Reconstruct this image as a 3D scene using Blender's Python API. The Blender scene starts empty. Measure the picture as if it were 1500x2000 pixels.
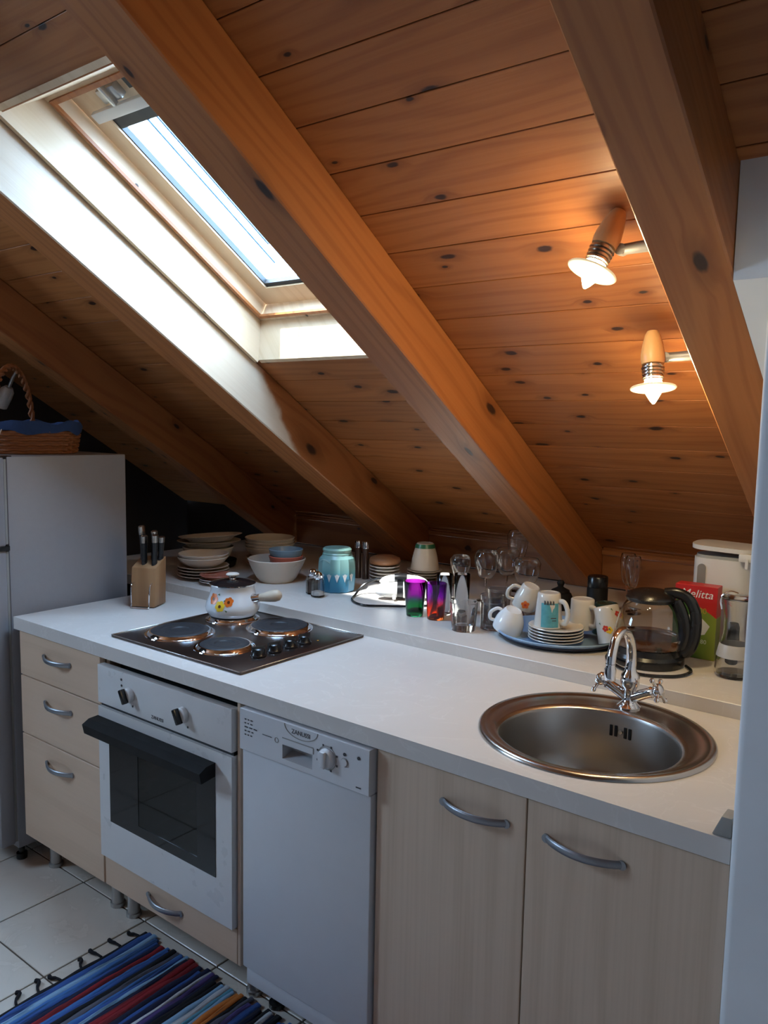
import bpy, bmesh, math, random
from math import sin, cos, pi, radians
from mathutils import Vector, Matrix, Euler
random.seed(11)
SC = bpy.context.scene
COL = SC.collection

# ------------------------------------------------------------------ camera, light, exposure
CAM = Vector((2.51390, -1.31225, 1.52069)); YAW, PITCH, ROLL, FPX = -0.660755, -0.109098, 0.018267, 1587.81
_f = Vector((sin(YAW)*cos(PITCH), cos(YAW)*cos(PITCH), sin(PITCH)))
_r = Vector((cos(YAW), -sin(YAW), 0)); _u = _r.cross(_f)
RV = cos(ROLL)*_r + sin(ROLL)*_u; UV = -sin(ROLL)*_r + cos(ROLL)*_u
cd = bpy.data.cameras.new('camera'); co = bpy.data.objects.new('camera', cd); COL.objects.link(co)
co.matrix_world = Matrix(((RV.x, UV.x, -_f.x, CAM.x), (RV.y, UV.y, -_f.y, CAM.y), (RV.z, UV.z, -_f.z, CAM.z), (0, 0, 0, 1)))
cd.sensor_fit = 'VERTICAL'; cd.sensor_height = 24.0; cd.lens = 24.0*FPX/2000.0; cd.clip_start = .02
SC.camera = co
SC.view_settings.view_transform = 'Standard'; SC.view_settings.look = 'None'
SC.view_settings.gamma = 1.0; SC.view_settings.use_curve_mapping = False
SC.view_settings.exposure = -0.42

SKY_STRENGTH = 50.0
w = bpy.data.worlds.new('sky'); SC.world = w; w.use_nodes = True
bg = w.node_tree.nodes['Background']; bg.inputs['Color'].default_value = (.48, .71, 1, 1); bg.inputs['Strength'].default_value = SKY_STRENGTH

TH = radians(32.1758); ZC = 2.1039       # roof pitch, height of the ceiling boards above y = 0
def add_light(name, kind, loc, direction, **kw):
    l = bpy.data.lights.new(name, kind); o = bpy.data.objects.new(name, l); COL.objects.link(o)
    o.location = loc; o.rotation_euler = Vector(direction).to_track_quat('-Z', 'Y').to_euler()
    for k, v in kw.items(): setattr(l, k, v)
    return o
add_light('sun', 'SUN', (.8, -1, 5), (.04, .612, -1), energy=26.0, angle=radians(1.5), color=(1, .95, .87))
def portal(name, loc, direction, sx, sy):
    o = add_light(name, 'AREA', loc, direction, shape='RECTANGLE', size=sx, size_y=sy)
    o.data.cycles.is_portal = True
def roofp(x, v, w):                        # roof coordinates (across, down the slope, outwards) to world
    return Vector((x, v*cos(TH) + w*sin(TH), ZC - v*sin(TH) + w*cos(TH)))
portal('skylight_portal', roofp(.757, .2, .23), (0, -sin(TH), -cos(TH)), .52, .95)
BWY = -3.6                                  # far wall of the room, behind the camera
GY0, GY1, GZ0, GZ1 = -2.10, -1.25, 1.60, 2.45     # unseen window added for fill light, in the gable wall left behind the camera
portal('fill_window_portal', (-1.20, (GY0+GY1)/2, (GZ0+GZ1)/2), (1, 0, 0), GZ1-GZ0, GY1-GY0)

# ------------------------------------------------------------------ node materials
class NT:
    def __init__(s, name):
        s.m = bpy.data.materials.new(name); s.m.use_nodes = True; s.t = s.m.node_tree; s.t.nodes.clear()
        s.out = s.t.nodes.new('ShaderNodeOutputMaterial')
    def n(s, typ, ins=None, **attr):
        nd = s.t.nodes.new('ShaderNode'+typ)
        for k, v in attr.items(): setattr(nd, k, v)
        for k, v in (ins or {}).items():
            sock = nd.inputs[k]
            if isinstance(v, bpy.types.NodeSocket): s.t.links.new(v, sock)
            elif isinstance(v, (tuple, list)) and len(v) == 3 and sock.type == 'RGBA': sock.default_value = (*v, 1)
            else: sock.default_value = v
        return nd
    def math(s, op, a, b=0.0, c=0.0, clamp=False):
        nd = s.n('Math', {0: a, 1: b, 2: c}, operation=op); nd.use_clamp = clamp; return nd.outputs[0]
    def vmath(s, op, a, b):
        return s.n('VectorMath', {0: a, 1: b}, operation=op).outputs[0]
    def mix(s, fac, a, b, blend='MIX'):
        nd = s.t.nodes.new('ShaderNodeMix'); nd.data_type = 'RGBA'; nd.blend_type = blend
        for i, v in ((0, fac), (6, a), (7, b)):
            sock = nd.inputs[i]
            if isinstance(v, bpy.types.NodeSocket): s.t.links.new(v, sock)
            elif isinstance(v, (tuple, list)): sock.default_value = (*v[:3], 1)
            else: sock.default_value = v
        return nd.outputs[2]
    def ramp(s, fac, stops, interp='LINEAR'):
        nd = s.n('ValToRGB', {0: fac}); cr = nd.color_ramp; cr.interpolation = interp
        while len(cr.elements) > 1: cr.elements.remove(cr.elements[-1])
        for i, (p, c) in enumerate(stops):
            e = cr.elements[0] if i == 0 else cr.elements.new(p)
            e.position = p; e.color = (*c, 1)
        return nd.outputs[0]
    def smooth(s, x, lo, hi, a=0.0, b=1.0):
        nd = s.n('MapRange', {0: x, 1: lo, 2: hi, 3: a, 4: b}, interpolation_type='SMOOTHSTEP'); return nd.outputs[0]
    def coords(s, rnd=0.0):
        c = s.n('TexCoord').outputs['Object']
        if rnd:
            r = s.n('ObjectInfo').outputs['Random']
            k = s.n('CombineXYZ', {0: s.math('MULTIPLY', r, rnd), 1: s.math('MULTIPLY', r, rnd*1.7), 2: s.math('MULTIPLY', r, rnd*.6)}).outputs[0]
            c = s.vmath('ADD', c, k)
        return c
    def bsdf(s, ins):
        b = s.n('BsdfPrincipled', ins); s.t.links.new(b.outputs[0], s.out.inputs[0]); return b
MATS = {}
def pm(name, col, rough=.5, metal=0.0, var=.06, scale=20.0, bump=0.0, rnd=0.0, spec=.5, coat=0.0, **ex):
    """plain procedural material: a colour with fine uneven tone and gloss"""
    t = NT(name); c = t.coords(rnd)
    nz = t.n('TexNoise', {'Vector': c, 'Scale': scale, 'Detail': 4.0}).outputs[0]
    dk = tuple(max(0, x*(1-var*2)) for x in col); lt = tuple(min(1, x*(1+var)) for x in col)
    colr = t.mix(nz, dk, lt)
    ins = {'Base Color': colr, 'Metallic': metal, 'Roughness': rough if metal > .4 else t.smooth(nz, .2, .8, max(0, rough-.04), min(1, rough+.05)), 'Specular IOR Level': spec, 'Coat Weight': coat}
    if bump:
        b = t.n('Bump', {'Strength': bump, 'Distance': .002, 'Height': t.n('TexNoise', {'Vector': c, 'Scale': scale*4, 'Detail': 3.0}).outputs[0]})
        ins['Normal'] = b.outputs[0]
    ins.update(ex)
    t.bsdf(ins); MATS[name] = t.m; return t.m
def wood(name, light, dark, axis=0, rings=9.0, knots=.35, kcol=(.035, .012, .006), rough=.42, kscale=(3.2, 7.0), fine=1.0, tone=.18, rnd=31.0, contrast=1.0):
    """sawn softwood: long grain along one axis, growth rings, knots, board-to-board tone"""
    t = NT(name); c0 = t.coords(rnd)
    sp = t.n('SeparateXYZ', {0: c0}); a = [0, 1, 2]; a.remove(axis)
    X = sp.outputs[axis]; Y = t.math('ADD', sp.outputs[a[0]], t.math('MULTIPLY', sp.outputs[a[1]], .83))
    # knots
    kv = t.n('CombineXYZ', {0: t.math('MULTIPLY', X, kscale[0]), 1: t.math('MULTIPLY', Y, kscale[1]), 2: 0.0}).outputs[0]
    vo = t.n('TexVoronoi', {'Vector': kv, 'Scale': 1.0, 'Randomness': 1.0}, voronoi_dimensions='2D')
    cs = t.n('SeparateColor', {0: vo.outputs['Color']})
    keep = t.math('LESS_THAN', cs.outputs[0], knots)
    ksz = t.math('MULTIPLY_ADD', cs.outputs[1], .075, .035)
    d = t.math('DIVIDE', vo.outputs['Distance'], ksz)
    wob = t.n('TexNoise', {'Vector': kv, 'Scale': 7.0}).outputs[0]
    d = t.math('ADD', d, t.math('MULTIPLY_ADD', wob, .9, -.45))
    kmask = t.math('MULTIPLY', t.smooth(d, .6, 1.15, 1.0, 0.0), keep)
    halo = t.math('MULTIPLY', t.smooth(d, .9, 3.6, 1.0, 0.0), keep)
    # rings, bent around the knots
    Yb = t.math('ADD', Y, t.math('MULTIPLY', halo, .02))
    gv = t.n('CombineXYZ', {0: t.math('MULTIPLY', X, .45), 1: t.math('MULTIPLY', Yb, 3.2), 2: 0.0}).outputs[0]
    n1 = t.n('TexNoise', {'Vector': gv, 'Scale': 1.6, 'Detail': 2.0}).outputs[0]
    rg = t.math('SINE', t.math('MULTIPLY', t.math('ADD', t.math('MULTIPLY', Yb, 9.0), t.math('MULTIPLY', n1, 2.6)), rings*2.0))
    rg = t.smooth(rg, -.2, 1.0)
    fv = t.n('CombineXYZ', {0: t.math('MULTIPLY', X, 2.0), 1: t.math('MULTIPLY', Yb, 130.0), 2: 0.0}).outputs[0]
    n2 = t.n('TexNoise', {'Vector': fv, 'Scale': 1.0, 'Detail': 3.0}).outputs[0]
    f = t.math('ADD', t.math('MULTIPLY', rg, .42*contrast), t.math('MULTIPLY', n2, .38*fine))
    f = t.math('ADD', f, t.math('MULTIPLY', n1, .28*contrast))
    col = t.mix(t.smooth(f, .15, .95), light, dark)
    col = t.mix(t.math('MULTIPLY', halo, .45), col, tuple(x*.55 for x in dark))
    col = t.mix(kmask, col, kcol)
    ob = t.n('ObjectInfo').outputs['Random']
    col = t.mix(t.math('MULTIPLY', ob, tone*2), col, tuple(x*.6 for x in dark), 'MULTIPLY') if False else t.mix(1.0, col, t.ramp(ob, [(0, (1-tone, 1-tone*1.1, 1-tone*1.2)), (1, (1, 1, 1))]), 'MULTIPLY')
    bp = t.n('Bump', {'Strength': .25, 'Distance': .0015, 'Height': t.math('SUBTRACT', n2, kmask)})
    t.bsdf({'Base Color': col, 'Roughness': t.smooth(n2, 0, 1, rough-.06, rough+.12), 'Normal': bp.outputs[0]})
    MATS[name] = t.m; return t.m
def sun_painted_rafter(name):
    """rafter wood with sunlight painted pale on its skylight side, varnish worn along the edge"""
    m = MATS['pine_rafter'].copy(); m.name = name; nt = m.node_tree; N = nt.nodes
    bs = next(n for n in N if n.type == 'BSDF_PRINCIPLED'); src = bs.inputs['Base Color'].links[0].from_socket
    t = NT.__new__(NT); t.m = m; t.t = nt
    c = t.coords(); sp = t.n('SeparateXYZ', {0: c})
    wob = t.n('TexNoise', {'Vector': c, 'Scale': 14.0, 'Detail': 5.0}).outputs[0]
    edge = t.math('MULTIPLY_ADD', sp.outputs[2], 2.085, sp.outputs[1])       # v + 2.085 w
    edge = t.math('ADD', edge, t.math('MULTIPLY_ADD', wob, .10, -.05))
    mask = t.math('MULTIPLY', t.smooth(edge, .70, .76, 1.0, 0.0), t.math('GREATER_THAN', sp.outputs[0], .0565))  # sunlit band put into the colour, ending at the lining's shadow line
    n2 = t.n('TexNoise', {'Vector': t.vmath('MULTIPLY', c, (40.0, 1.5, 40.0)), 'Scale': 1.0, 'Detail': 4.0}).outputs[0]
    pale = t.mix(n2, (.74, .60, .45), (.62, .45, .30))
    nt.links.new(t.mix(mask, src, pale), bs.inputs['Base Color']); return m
def glass(name, col=(1, 1, 1), rough=.0, ior=1.45, col2=None, z0=0, z1=.1):
    t = NT(name); c = t.coords()
    if col2:
        z = t.n('SeparateXYZ', {0: c}).outputs[2]; wb = t.n('TexNoise', {'Vector': c, 'Scale': 30.0}).outputs[0]
        cc = t.mix(t.smooth(t.math('MULTIPLY_ADD', wb, .02, z), z0, z1), col, col2)
    else:
        nz = t.n('TexNoise', {'Vector': c, 'Scale': 9.0}).outputs[0]; cc = t.mix(nz, tuple(x*.97 for x in col), col)
    t.bsdf({'Base Color': cc, 'Transmission Weight': 1.0, 'Roughness': rough, 'IOR': ior}); MATS[name] = t.m; return t.m
def pane(name, tint, gloss, rough=.02):
    """flat window pane: lets light straight through, mirrors a little"""
    t = NT(name); nz = t.n('TexNoise', {'Vector': t.coords(), 'Scale': 3.0}).outputs[0]
    tr = t.n('BsdfTransparent', {'Color': t.mix(nz, tuple(x*.96 for x in tint), tint)}); gl = t.n('BsdfGlossy', {'Roughness': rough})
    mx = t.n('MixShader', {0: gloss, 1: tr.outputs[0], 2: gl.outputs[0]}); t.t.links.new(mx.outputs[0], t.out.inputs[0]); MATS[name] = t.m; return t.m
def emit(name, col, strength):
    t = NT(name); nz = t.n('TexNoise', {'Vector': t.coords(), 'Scale': 12.0}).outputs[0]
    e = t.n('Emission', {'Color': t.mix(nz, tuple(x*.95 for x in col), col), 'Strength': strength}); t.t.links.new(e.outputs[0], t.out.inputs[0]); MATS[name] = t.m; return t.m
def layered(name, stops, axis=2, rough=.3, noise=.0, scale=1.0, off=0.0, interp='CONSTANT', **ex):
    """glaze or print in bands along one axis of the thing"""
    t = NT(name); c = t.coords(); z = t.n('SeparateXYZ', {0: c}).outputs[axis]
    z = t.math('MULTIPLY_ADD', z, scale, off)
    if noise: z = t.math('ADD', z, t.math('MULTIPLY_ADD', t.n('TexNoise', {'Vector': c, 'Scale': 25.0}).outputs[0], noise, -noise/2))
    t.bsdf({'Base Color': t.ramp(z, stops, interp), 'Roughness': rough, **ex}); MATS[name] = t.m; return t.m

M_PLANK = wood('pine_plank', (.42, .152, .043), (.27, .078, .018), 0, rings=9, knots=.50, kscale=(4.6, 10.0), contrast=.55, fine=1.2)
M_RAFTER = wood('pine_rafter', (.40, .140, .040), (.25, .070, .017), 1, rings=8, knots=.30, kscale=(3.0, 8.0), tone=.1, contrast=.6)
M_LINING = wood('pale_pine', (.74, .55, .36), (.62, .42, .24), 1, rings=5, knots=.10, kscale=(7, 11), tone=.05, contrast=.6)
M_KNEE = wood('knee_wall_pine', (.38, .15, .052), (.25, .085, .025), 0, rings=6, knots=.3, kscale=(5, 9))
M_SHADEBOARD = pm('dark_shade_board', (.018, .011, .008), .7, var=.2, scale=8)  # near-black paints in the unlit void beyond the leftmost rafter
M_MAPLE_V = wood('maple_laminate_upright', (.66, .50, .37), (.50, .36, .25), 2, rings=4, knots=0, rough=.4, tone=.03, fine=1.5, contrast=.4)
M_MAPLE_H = wood('maple_laminate_level', (.66, .475, .335), (.55, .385, .262), 0, rings=3, knots=0, rough=.4, tone=.03, fine=1.0, contrast=.5)
M_BLOCK = wood('knife_block_beech', (.36, .20, .095), (.27, .135, .058), 2, rings=3, knots=0, rough=.45, tone=.0)
M_SPOTWOOD = wood('turned_beech', (.62, .36, .16), (.52, .27, .1), 2, rings=2, knots=0, rough=.35, tone=.03)
M_CREAM = pm('cream_plaster', (.76, .77, .78), .75, var=.05, scale=6, bump=.25)
M_ROOMWALL = pm('white_plaster', (.42, .41, .40), .8, var=.05, scale=5, bump=.2)
def worktop_mat():
    t = NT('stone_pattern_worktop'); c = t.coords()
    n = t.n('TexNoise', {'Vector': c, 'Scale': 7.0, 'Detail': 6.0, 'Distortion': 1.2}).outputs[0]
    v = t.smooth(t.math('ABSOLUTE', t.math('SUBTRACT', n, .5)), .0, .018, 1.0, 0.0)
    n3 = t.n('TexNoise', {'Vector': c, 'Scale': 3.0}).outputs[0]
    base = t.mix(n, (.62, .57, .525), (.68, .63, .585))
    col = t.mix(t.math('MULTIPLY', v, t.math('MULTIPLY', n3, .35)), base, (.85, .81, .77))
    t.bsdf({'Base Color': col, 'Roughness': .34}); return t.m
M_TOP = worktop_mat()
def tile_mat():
    t = NT('cream_floor_tile'); c = t.coords(17.0)
    n = t.n('TexNoise', {'Vector': c, 'Scale': 9.0, 'Detail': 6.0, 'Distortion': .8}).outputs[0]
    n2 = t.n('TexNoise', {'Vector': c, 'Scale': 2.5, 'Detail': 3.0}).outputs[0]
    col = t.mix(t.smooth(n, .5, .75), (.72, .65, .56), (.50, .42, .34)); col = t.mix(n2, col, (.76, .70, .62))
    t.bsdf({'Base Color': col, 'Roughness': t.smooth(n, 0, 1, .16, .34)}); return t.m
M_TILE = tile_mat()
M_GROUT = pm('dark_grout', (.10, .075, .055), .9, scale=60)
M_WHITE = pm('white_enamel', (.68, .665, .65), .3, var=.02)
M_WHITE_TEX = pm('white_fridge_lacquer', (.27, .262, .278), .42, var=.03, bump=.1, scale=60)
M_DW = pm('white_appliance_paint', (.62, .62, .635), .38, var=.02)
M_GASKET = pm('black_rubber', (.012, .012, .013), .55)
M_BLACK = pm('black_plastic', (.010, .010, .011), .25)
M_BLACKM = pm('matt_black', (.010, .0095, .0095), .6, spec=.2)
M_BLACKGLASS = pm('black_oven_glass', (.004, .004, .005), .06, var=.02, spec=.3)
M_CHROME = pm('chrome', (.80, .80, .82), .07, 1.0, var=.01)
M_STEEL = pm('brushed_steel', (.50, .46, .42), .24, 1.0, var=.01, scale=6)
M_STEELIN = pm('brushed_steel_basin', (.42, .39, .36), .34, 1.0, var=.01, scale=6)
M_HOB = pm('brown_steel_hob', (.105, .075, .065), .26, .9, var=.01, scale=5)
M_HANDLE = pm('satin_grey_handle', (.30, .31, .33), .38, .75, var=.04)
M_LEG = pm('satin_aluminium_leg', (.48, .47, .46), .35, .9, var=.05)
M_IRON = pm('cast_iron_plate', (.030, .031, .036), .5, .2, var=.1, bump=.2, scale=90)
M_GREY = pm('grey_plastic', (.30, .29, .27), .5)
M_PRINT = pm('dark_print', (.05, .05, .055), .6)
M_CERAMIC = pm('white_porcelain', (.72, .69, .64), .18, var=.03, coat=.3)
M_CREAMC = pm('cream_stoneware', (.60, .52, .44), .3, var=.05)
M_BROWNC = pm('tan_stoneware', (.47, .35, .27), .35, var=.08)
M_GLASS = glass('clear_glass', (.97, .98, .98))
M_KGLASS = glass('smoky_jug_glass', (.90, .87, .83))
M_PANE = pane('skylight_pane', (.93, .97, 1.0), .06)
M_BULB = emit('lit_bulb', (1, .80, .44), 430.0)

# ------------------------------------------------------------------ mesh helpers
class B:
    def __init__(s): s.b = bmesh.new()
    def box(s, x0, x1, y0, y1, z0, z1, bev=0.0, seg=2, M=None):
        mt = Matrix.Translation(((x0+x1)/2, (y0+y1)/2, (z0+z1)/2)) @ Matrix.Diagonal((abs(x1-x0), abs(y1-y0), abs(z1-z0), 1))
        if M: mt = M @ mt
        vs = bmesh.ops.create_cube(s.b, size=1.0, matrix=mt)['verts']
        if bev:
            es = list({e for v in vs for e in v.link_edges})
            bmesh.ops.bevel(s.b, geom=es, offset=bev, segments=seg, profile=.5, affect='EDGES', clamp_overlap=True)
        return s
    def lathe(s, prof, seg=32, M=None, sx=1.0, sy=1.0):
        M = M or Matrix(); rings = []
        for r, z in prof:
            if r < 1e-6: rings.append([s.b.verts.new(M @ Vector((0, 0, z)))])
            else: rings.append([s.b.verts.new(M @ Vector((r*cos(2*pi*i/seg)*sx, r*sin(2*pi*i/seg)*sy, z))) for i in range(seg)])
        for a, b in zip(rings, rings[1:]):
            for i in range(seg):
                j = (i+1) % seg
                if len(a) == 1 and len(b) == 1: continue
                if len(a) == 1: s.b.faces.new((a[0], b[j], b[i]))
                elif len(b) == 1: s.b.faces.new((a[i], a[j], b[0]))
                else: s.b.faces.new((a[i], a[j], b[j], b[i]))
        return s
    def tube(s, pts, r, seg=10, sec=None, closed=False, up=None):
        """sweep a round (or given) section along points"""
        pts = [Vector(p) for p in pts]; n = len(pts); rs = r if isinstance(r, (list, tuple)) else [r]*n
        sec = sec or [(cos(2*pi*i/seg), sin(2*pi*i/seg)) for i in range(seg)]
        rings = []; prev = None
        for i, p in enumerate(pts):
            if closed: t = (pts[(i+1) % n]-pts[i-1]).normalized()
            else: t = (pts[min(i+1, n-1)]-pts[max(i-1, 0)]).normalized()
            if up is not None: nrm = Vector(up)
            elif prev is None: nrm = Vector((0, 0, 1)) if abs(t.z) < .9 else Vector((1, 0, 0))
            else: nrm = prev
            nrm = (nrm - t*nrm.dot(t)).normalized(); bn = t.cross(nrm); prev = nrm
            rings.append([s.b.verts.new(p + (nrm*c[1]+bn*c[0])*rs[i]) for c in sec])
        k = len(sec); m = n if closed else n-1
        for i in range(m):
            a, b = rings[i], rings[(i+1) % n]
            for j in range(k): s.b.faces.new((a[j], a[(j+1) % k], b[(j+1) % k], b[j]))
        if not closed:
            s.b.faces.new(rings[0][::-1]); s.b.faces.new(rings[-1])
        return s
    def prism(s, poly, h0, h1, M=None):
        """poly of (a, b) raised along the third axis"""
        M = M or Matrix()
        lo = [s.b.verts.new(M @ Vector((a, b, h0))) for a, b in poly]; hi = [s.b.verts.new(M @ Vector((a, b, h1))) for a, b in poly]
        s.b.faces.new(lo[::-1]); s.b.faces.new(hi); n = len(poly)
        for i in range(n): s.b.faces.new((lo[i], lo[(i+1) % n], hi[(i+1) % n], hi[i]))
        return s
    def ring_plate(s, outer, inner, z0, z1):
        """flat plate with a hole: both outlines (x, y), equal direction"""
        def lid(z):
            vo = [s.b.verts.new((x, y, z)) for x, y in outer]; vi = [s.b.verts.new((x, y, z)) for x, y in inner]
            es = [s.b.edges.new((l[i], l[(i+1) % len(l)])) for l in (vo, vi) for i in range(len(l))]
            bmesh.ops.triangle_fill(s.b, use_beauty=True, use_dissolve=False, edges=es, normal=(0, 0, 1)); return vo, vi
        a, b = lid(z1), lid(z0)
        for l1, l0 in zip(a, b):
            for i in range(len(l1)):
                j = (i+1) % len(l1); s.b.faces.new((l1[i], l1[j], l0[j], l0[i]))
        return s
    def frame(s, x0, x1, y0, y1, ix0, ix1, iy0, iy1, z0, z1):
        """rectangular ring of four bars"""
        s.box(x0, ix0, y0, y1, z0, z1); s.box(ix1, x1, y0, y1, z0, z1); s.box(ix0, ix1, y0, iy0, z0, z1); s.box(ix0, ix1, iy1, y1, z0, z1); return s
    def mesh(s, name, mat, sm=40, fix=True):
        if fix: bmesh.ops.recalc_face_normals(s.b, faces=s.b.faces[:])
        me = bpy.data.meshes.new(name); s.b.to_mesh(me); s.b.free()
        me.materials.append(mat)
        if sm:
            me.polygons.foreach_set('use_smooth', [True]*len(me.polygons)); me.set_sharp_from_angle(angle=radians(sm))
        return me
    def obj(s, name, mat, parent=None, loc=(0, 0, 0), rot=(0, 0, 0), sm=40, label=None):
        return link(name, s.mesh(name, mat, sm), parent, loc, rot, label)
def link(name, me, parent=None, loc=(0, 0, 0), rot=(0, 0, 0), label=None):
    o = bpy.data.objects.new(name, me); COL.objects.link(o); o.location = loc; o.rotation_euler = rot
    if parent: o.parent = parent
    if label: o['label'] = label
    return o
def tag(o, label, cat, group=None):
    o['label'] = label; o['category'] = cat
    if group: o['group'] = group
    return o
def struct(o): o['kind'] = 'structure'; return o
def thing(name, label, cat, loc=(0, 0, 0), rot=(0, 0, 0), group=None):
    return tag(link(name, None, None, loc, rot), label, cat, group)
def copy_tree(o, parent=None):
    c = o.copy(); COL.objects.link(c); c.parent = parent
    for ch in list(o.children): copy_tree(ch, c)
    return c
def cat(pts, n=6, closed=False):
    """Catmull-Rom through the points"""
    P = [Vector(p) for p in pts]; out = []; m = len(P)
    for i in range(m if closed else m-1):
        p0, p1, p2, p3 = (P[(i-1) % m], P[i], P[(i+1) % m], P[(i+2) % m]) if closed else (P[max(i-1, 0)], P[i], P[i+1], P[min(i+2, m-1)])
        for k in range(n):
            t = k/n; out.append(.5*((2*p1)+(p2-p0)*t+(2*p0-5*p1+4*p2-p3)*t*t+(3*p1-p0-3*p2+p3)*t**3))
    if not closed: out.append(P[-1])
    return out
def text_mesh(body, size, mat, name, ext=.0003, align='CENTER', shear=0.0):
    cu = bpy.data.curves.new(name, 'FONT'); cu.body = body; cu.size = size; cu.extrude = ext; cu.align_x = align; cu.align_y = 'CENTER'; cu.shear = shear; cu.resolution_u = 3
    o = bpy.data.objects.new(name, cu); COL.objects.link(o); bpy.context.view_layer.update()
    me = bpy.data.meshes.new_from_object(o.evaluated_get(bpy.context.evaluated_depsgraph_get())); bpy.data.objects.remove(o); bpy.data.curves.remove(cu)
    me.name = name; me.materials.clear(); me.materials.append(mat); return me
def circ(cx, cy, r, n=24, a0=0.0): return [(cx+r*cos(a0+2*pi*i/n), cy+r*sin(a0+2*pi*i/n)) for i in range(n)]
def rmesh_loc(x, v, w): return roofp(x, v, w)
RROT = (-TH, 0, 0); RLOC = (0, 0, ZC)
MX = Matrix(((0, 0, 1, 0), (1, 0, 0, 0), (0, 1, 0, 0), (0, 0, 0, 1)))   # prism of (y, z) drawn out along x

# ------------------------------------------------------------------ the room shell
H = .871; SH = .905; STEP = .581; KNEE = 1.666
XL, XR = -1.25, 3.6
VT, VB = -1.90, 1.985                       # ridge and eaves along the slope
SX0, SX1, SV0, SV1 = .481, 1.030, -.300, .713
b = B()
for q in ((XL, SX0-.016, VT, VB), (SX1+.016, XR, VT, VB), (SX0-.016, SX1+.016, VT, SV0-.016), (SX0-.016, SX1+.016, SV1+.016, VB)):
    b.box(*q, .0185, .06)
ceiling = struct(b.obj('ceiling', M_RAFTER, None, RLOC, RROT, sm=0))
PW = .1255
def plank_mesh(L, wd=PW):
    k = wd/2-.0010
    sec = [(-k, .018), (-k, .0010), (-k+.0010, 0), (k-.0010, 0), (k, .0010), (k, .018)]
    return B().prism(sec, -L/2, L/2, Matrix(((0, 0, 1, 0), (1, 0, 0, 0), (0, 1, 0, 0), (0, 0, 0, 1)))).mesh('plank', M_PLANK, 0)
PM = {}
def plank(x0, x1, v0):
    L = round(x1-x0, 4)
    if L not in PM: PM[L] = plank_mesh(L)
    link('plank', PM[L], ceiling, ((x0+x1)/2, v0+PW/2, 0))
v = -.168 - PW*13
while v < VB-.02:
    if v+PW <= SV0+.02 or v >= SV1-.02: plank(XL, XR, v)
    else: plank(XL, SX0-.016, v); plank(SX1+.016, XR, v)
    v += PW
# rafters
def rafter(x0, x1, label, mat=None):
    def vw(y, z): return (y*cos(TH)-(z-ZC)*sin(TH), y*sin(TH)+(z-ZC)*cos(TH))
    tt = math.tan(TH); yk = KNEE+.008; zb = SH+.0006; yb = (ZC-.159/cos(TH)-zb)/tt
    poly = [(-1.15, -.0005), (-1.15, -.159), vw(yb, zb), vw(yk, zb), vw(yk, ZC-yk*tt-.0006)]
    hw = (x1-x0)/2; bb = B().prism(poly, -hw, hw, MX)
    bmesh.ops.bevel(bb.b, geom=[e for e in bb.b.edges], offset=.0035, segments=1, profile=.5, affect='EDGES')
    o = bb.obj('rafter', mat or M_RAFTER, None, ((x0+x1)/2, 0, ZC), RROT, sm=0)
    return tag(o, label, 'beam')
rafter(1.150, 1.2755, 'heavy pine rafter between the skylight and the lit spotlights, orange side facing the lamps')
rafter(1.967, 2.096, 'broad dark pine rafter carrying the twin spotlights, running down beside the white wall')
rafter(.341, .461, 'pine rafter with weathered side and painted-in sunlight along the skylight lining', sun_painted_rafter('sun_painted_worn_rafter'))
rafter(-.460, -.357, 'shadowed red-brown pine rafter above the fridge and basket')
# knee wall boards
kw = struct(B().box(XL, XR, KNEE+.012, KNEE+.06, 0, 1.12).obj('wall_back', M_SHADEBOARD, sm=0))
for x0, x1 in ((-.357, .341), (.461, 1.150), (1.2755, 1.967), (2.096, 2.2)):
    L = x1-x0-.004
    B().box(-L/2, L/2, -.009, .009, -.0765, .0765, .0025, 1).obj('plank', M_KNEE, kw, ((x0+x1)/2, KNEE, .906+.0765), sm=0)
    B().box(-L/2, L/2, -.006, .006, -.009, .009, .002, 1).obj('trim_strip', M_KNEE, kw, ((x0+x1)/2, KNEE-.010, 1.040), sm=0)
RY, RZ = VT*cos(TH), ZC-VT*sin(TH); t2 = (RZ-2.0)/(RY-BWY)
GAB = [(BWY, 0), (KNEE+.06, 0), (KNEE+.06, ZC-(KNEE+.06)*math.tan(TH)+.01), (RY, RZ+.01), (BWY, 2.01)]
gl_ = B()
gl_.prism([(BWY, 0), (GY0, 0), (GY0, 2.01+t2*(GY0-BWY)), (BWY, 2.01)], XL-.05, XL, MX)
gl_.prism([(GY0, 0), (GY1, 0), (GY1, GZ0), (GY0, GZ0)], XL-.05, XL, MX)
def roof_h(y): return RZ+.01-(RY-y)*t2 if y < RY else ZC-y*math.tan(TH)+.01
gl_.prism([(GY0, GZ1), (GY1, GZ1), (GY1, roof_h(GY1)), (RY, roof_h(RY)), (GY0, roof_h(GY0))], XL-.05, XL, MX)
gl_.prism([(GY1, 0), (KNEE+.06, 0), (KNEE+.06, roof_h(KNEE+.06)), (GY1, roof_h(GY1))], XL-.05, XL, MX)
struct(gl_.obj('wall_left', M_SHADEBOARD, sm=0))
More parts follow.
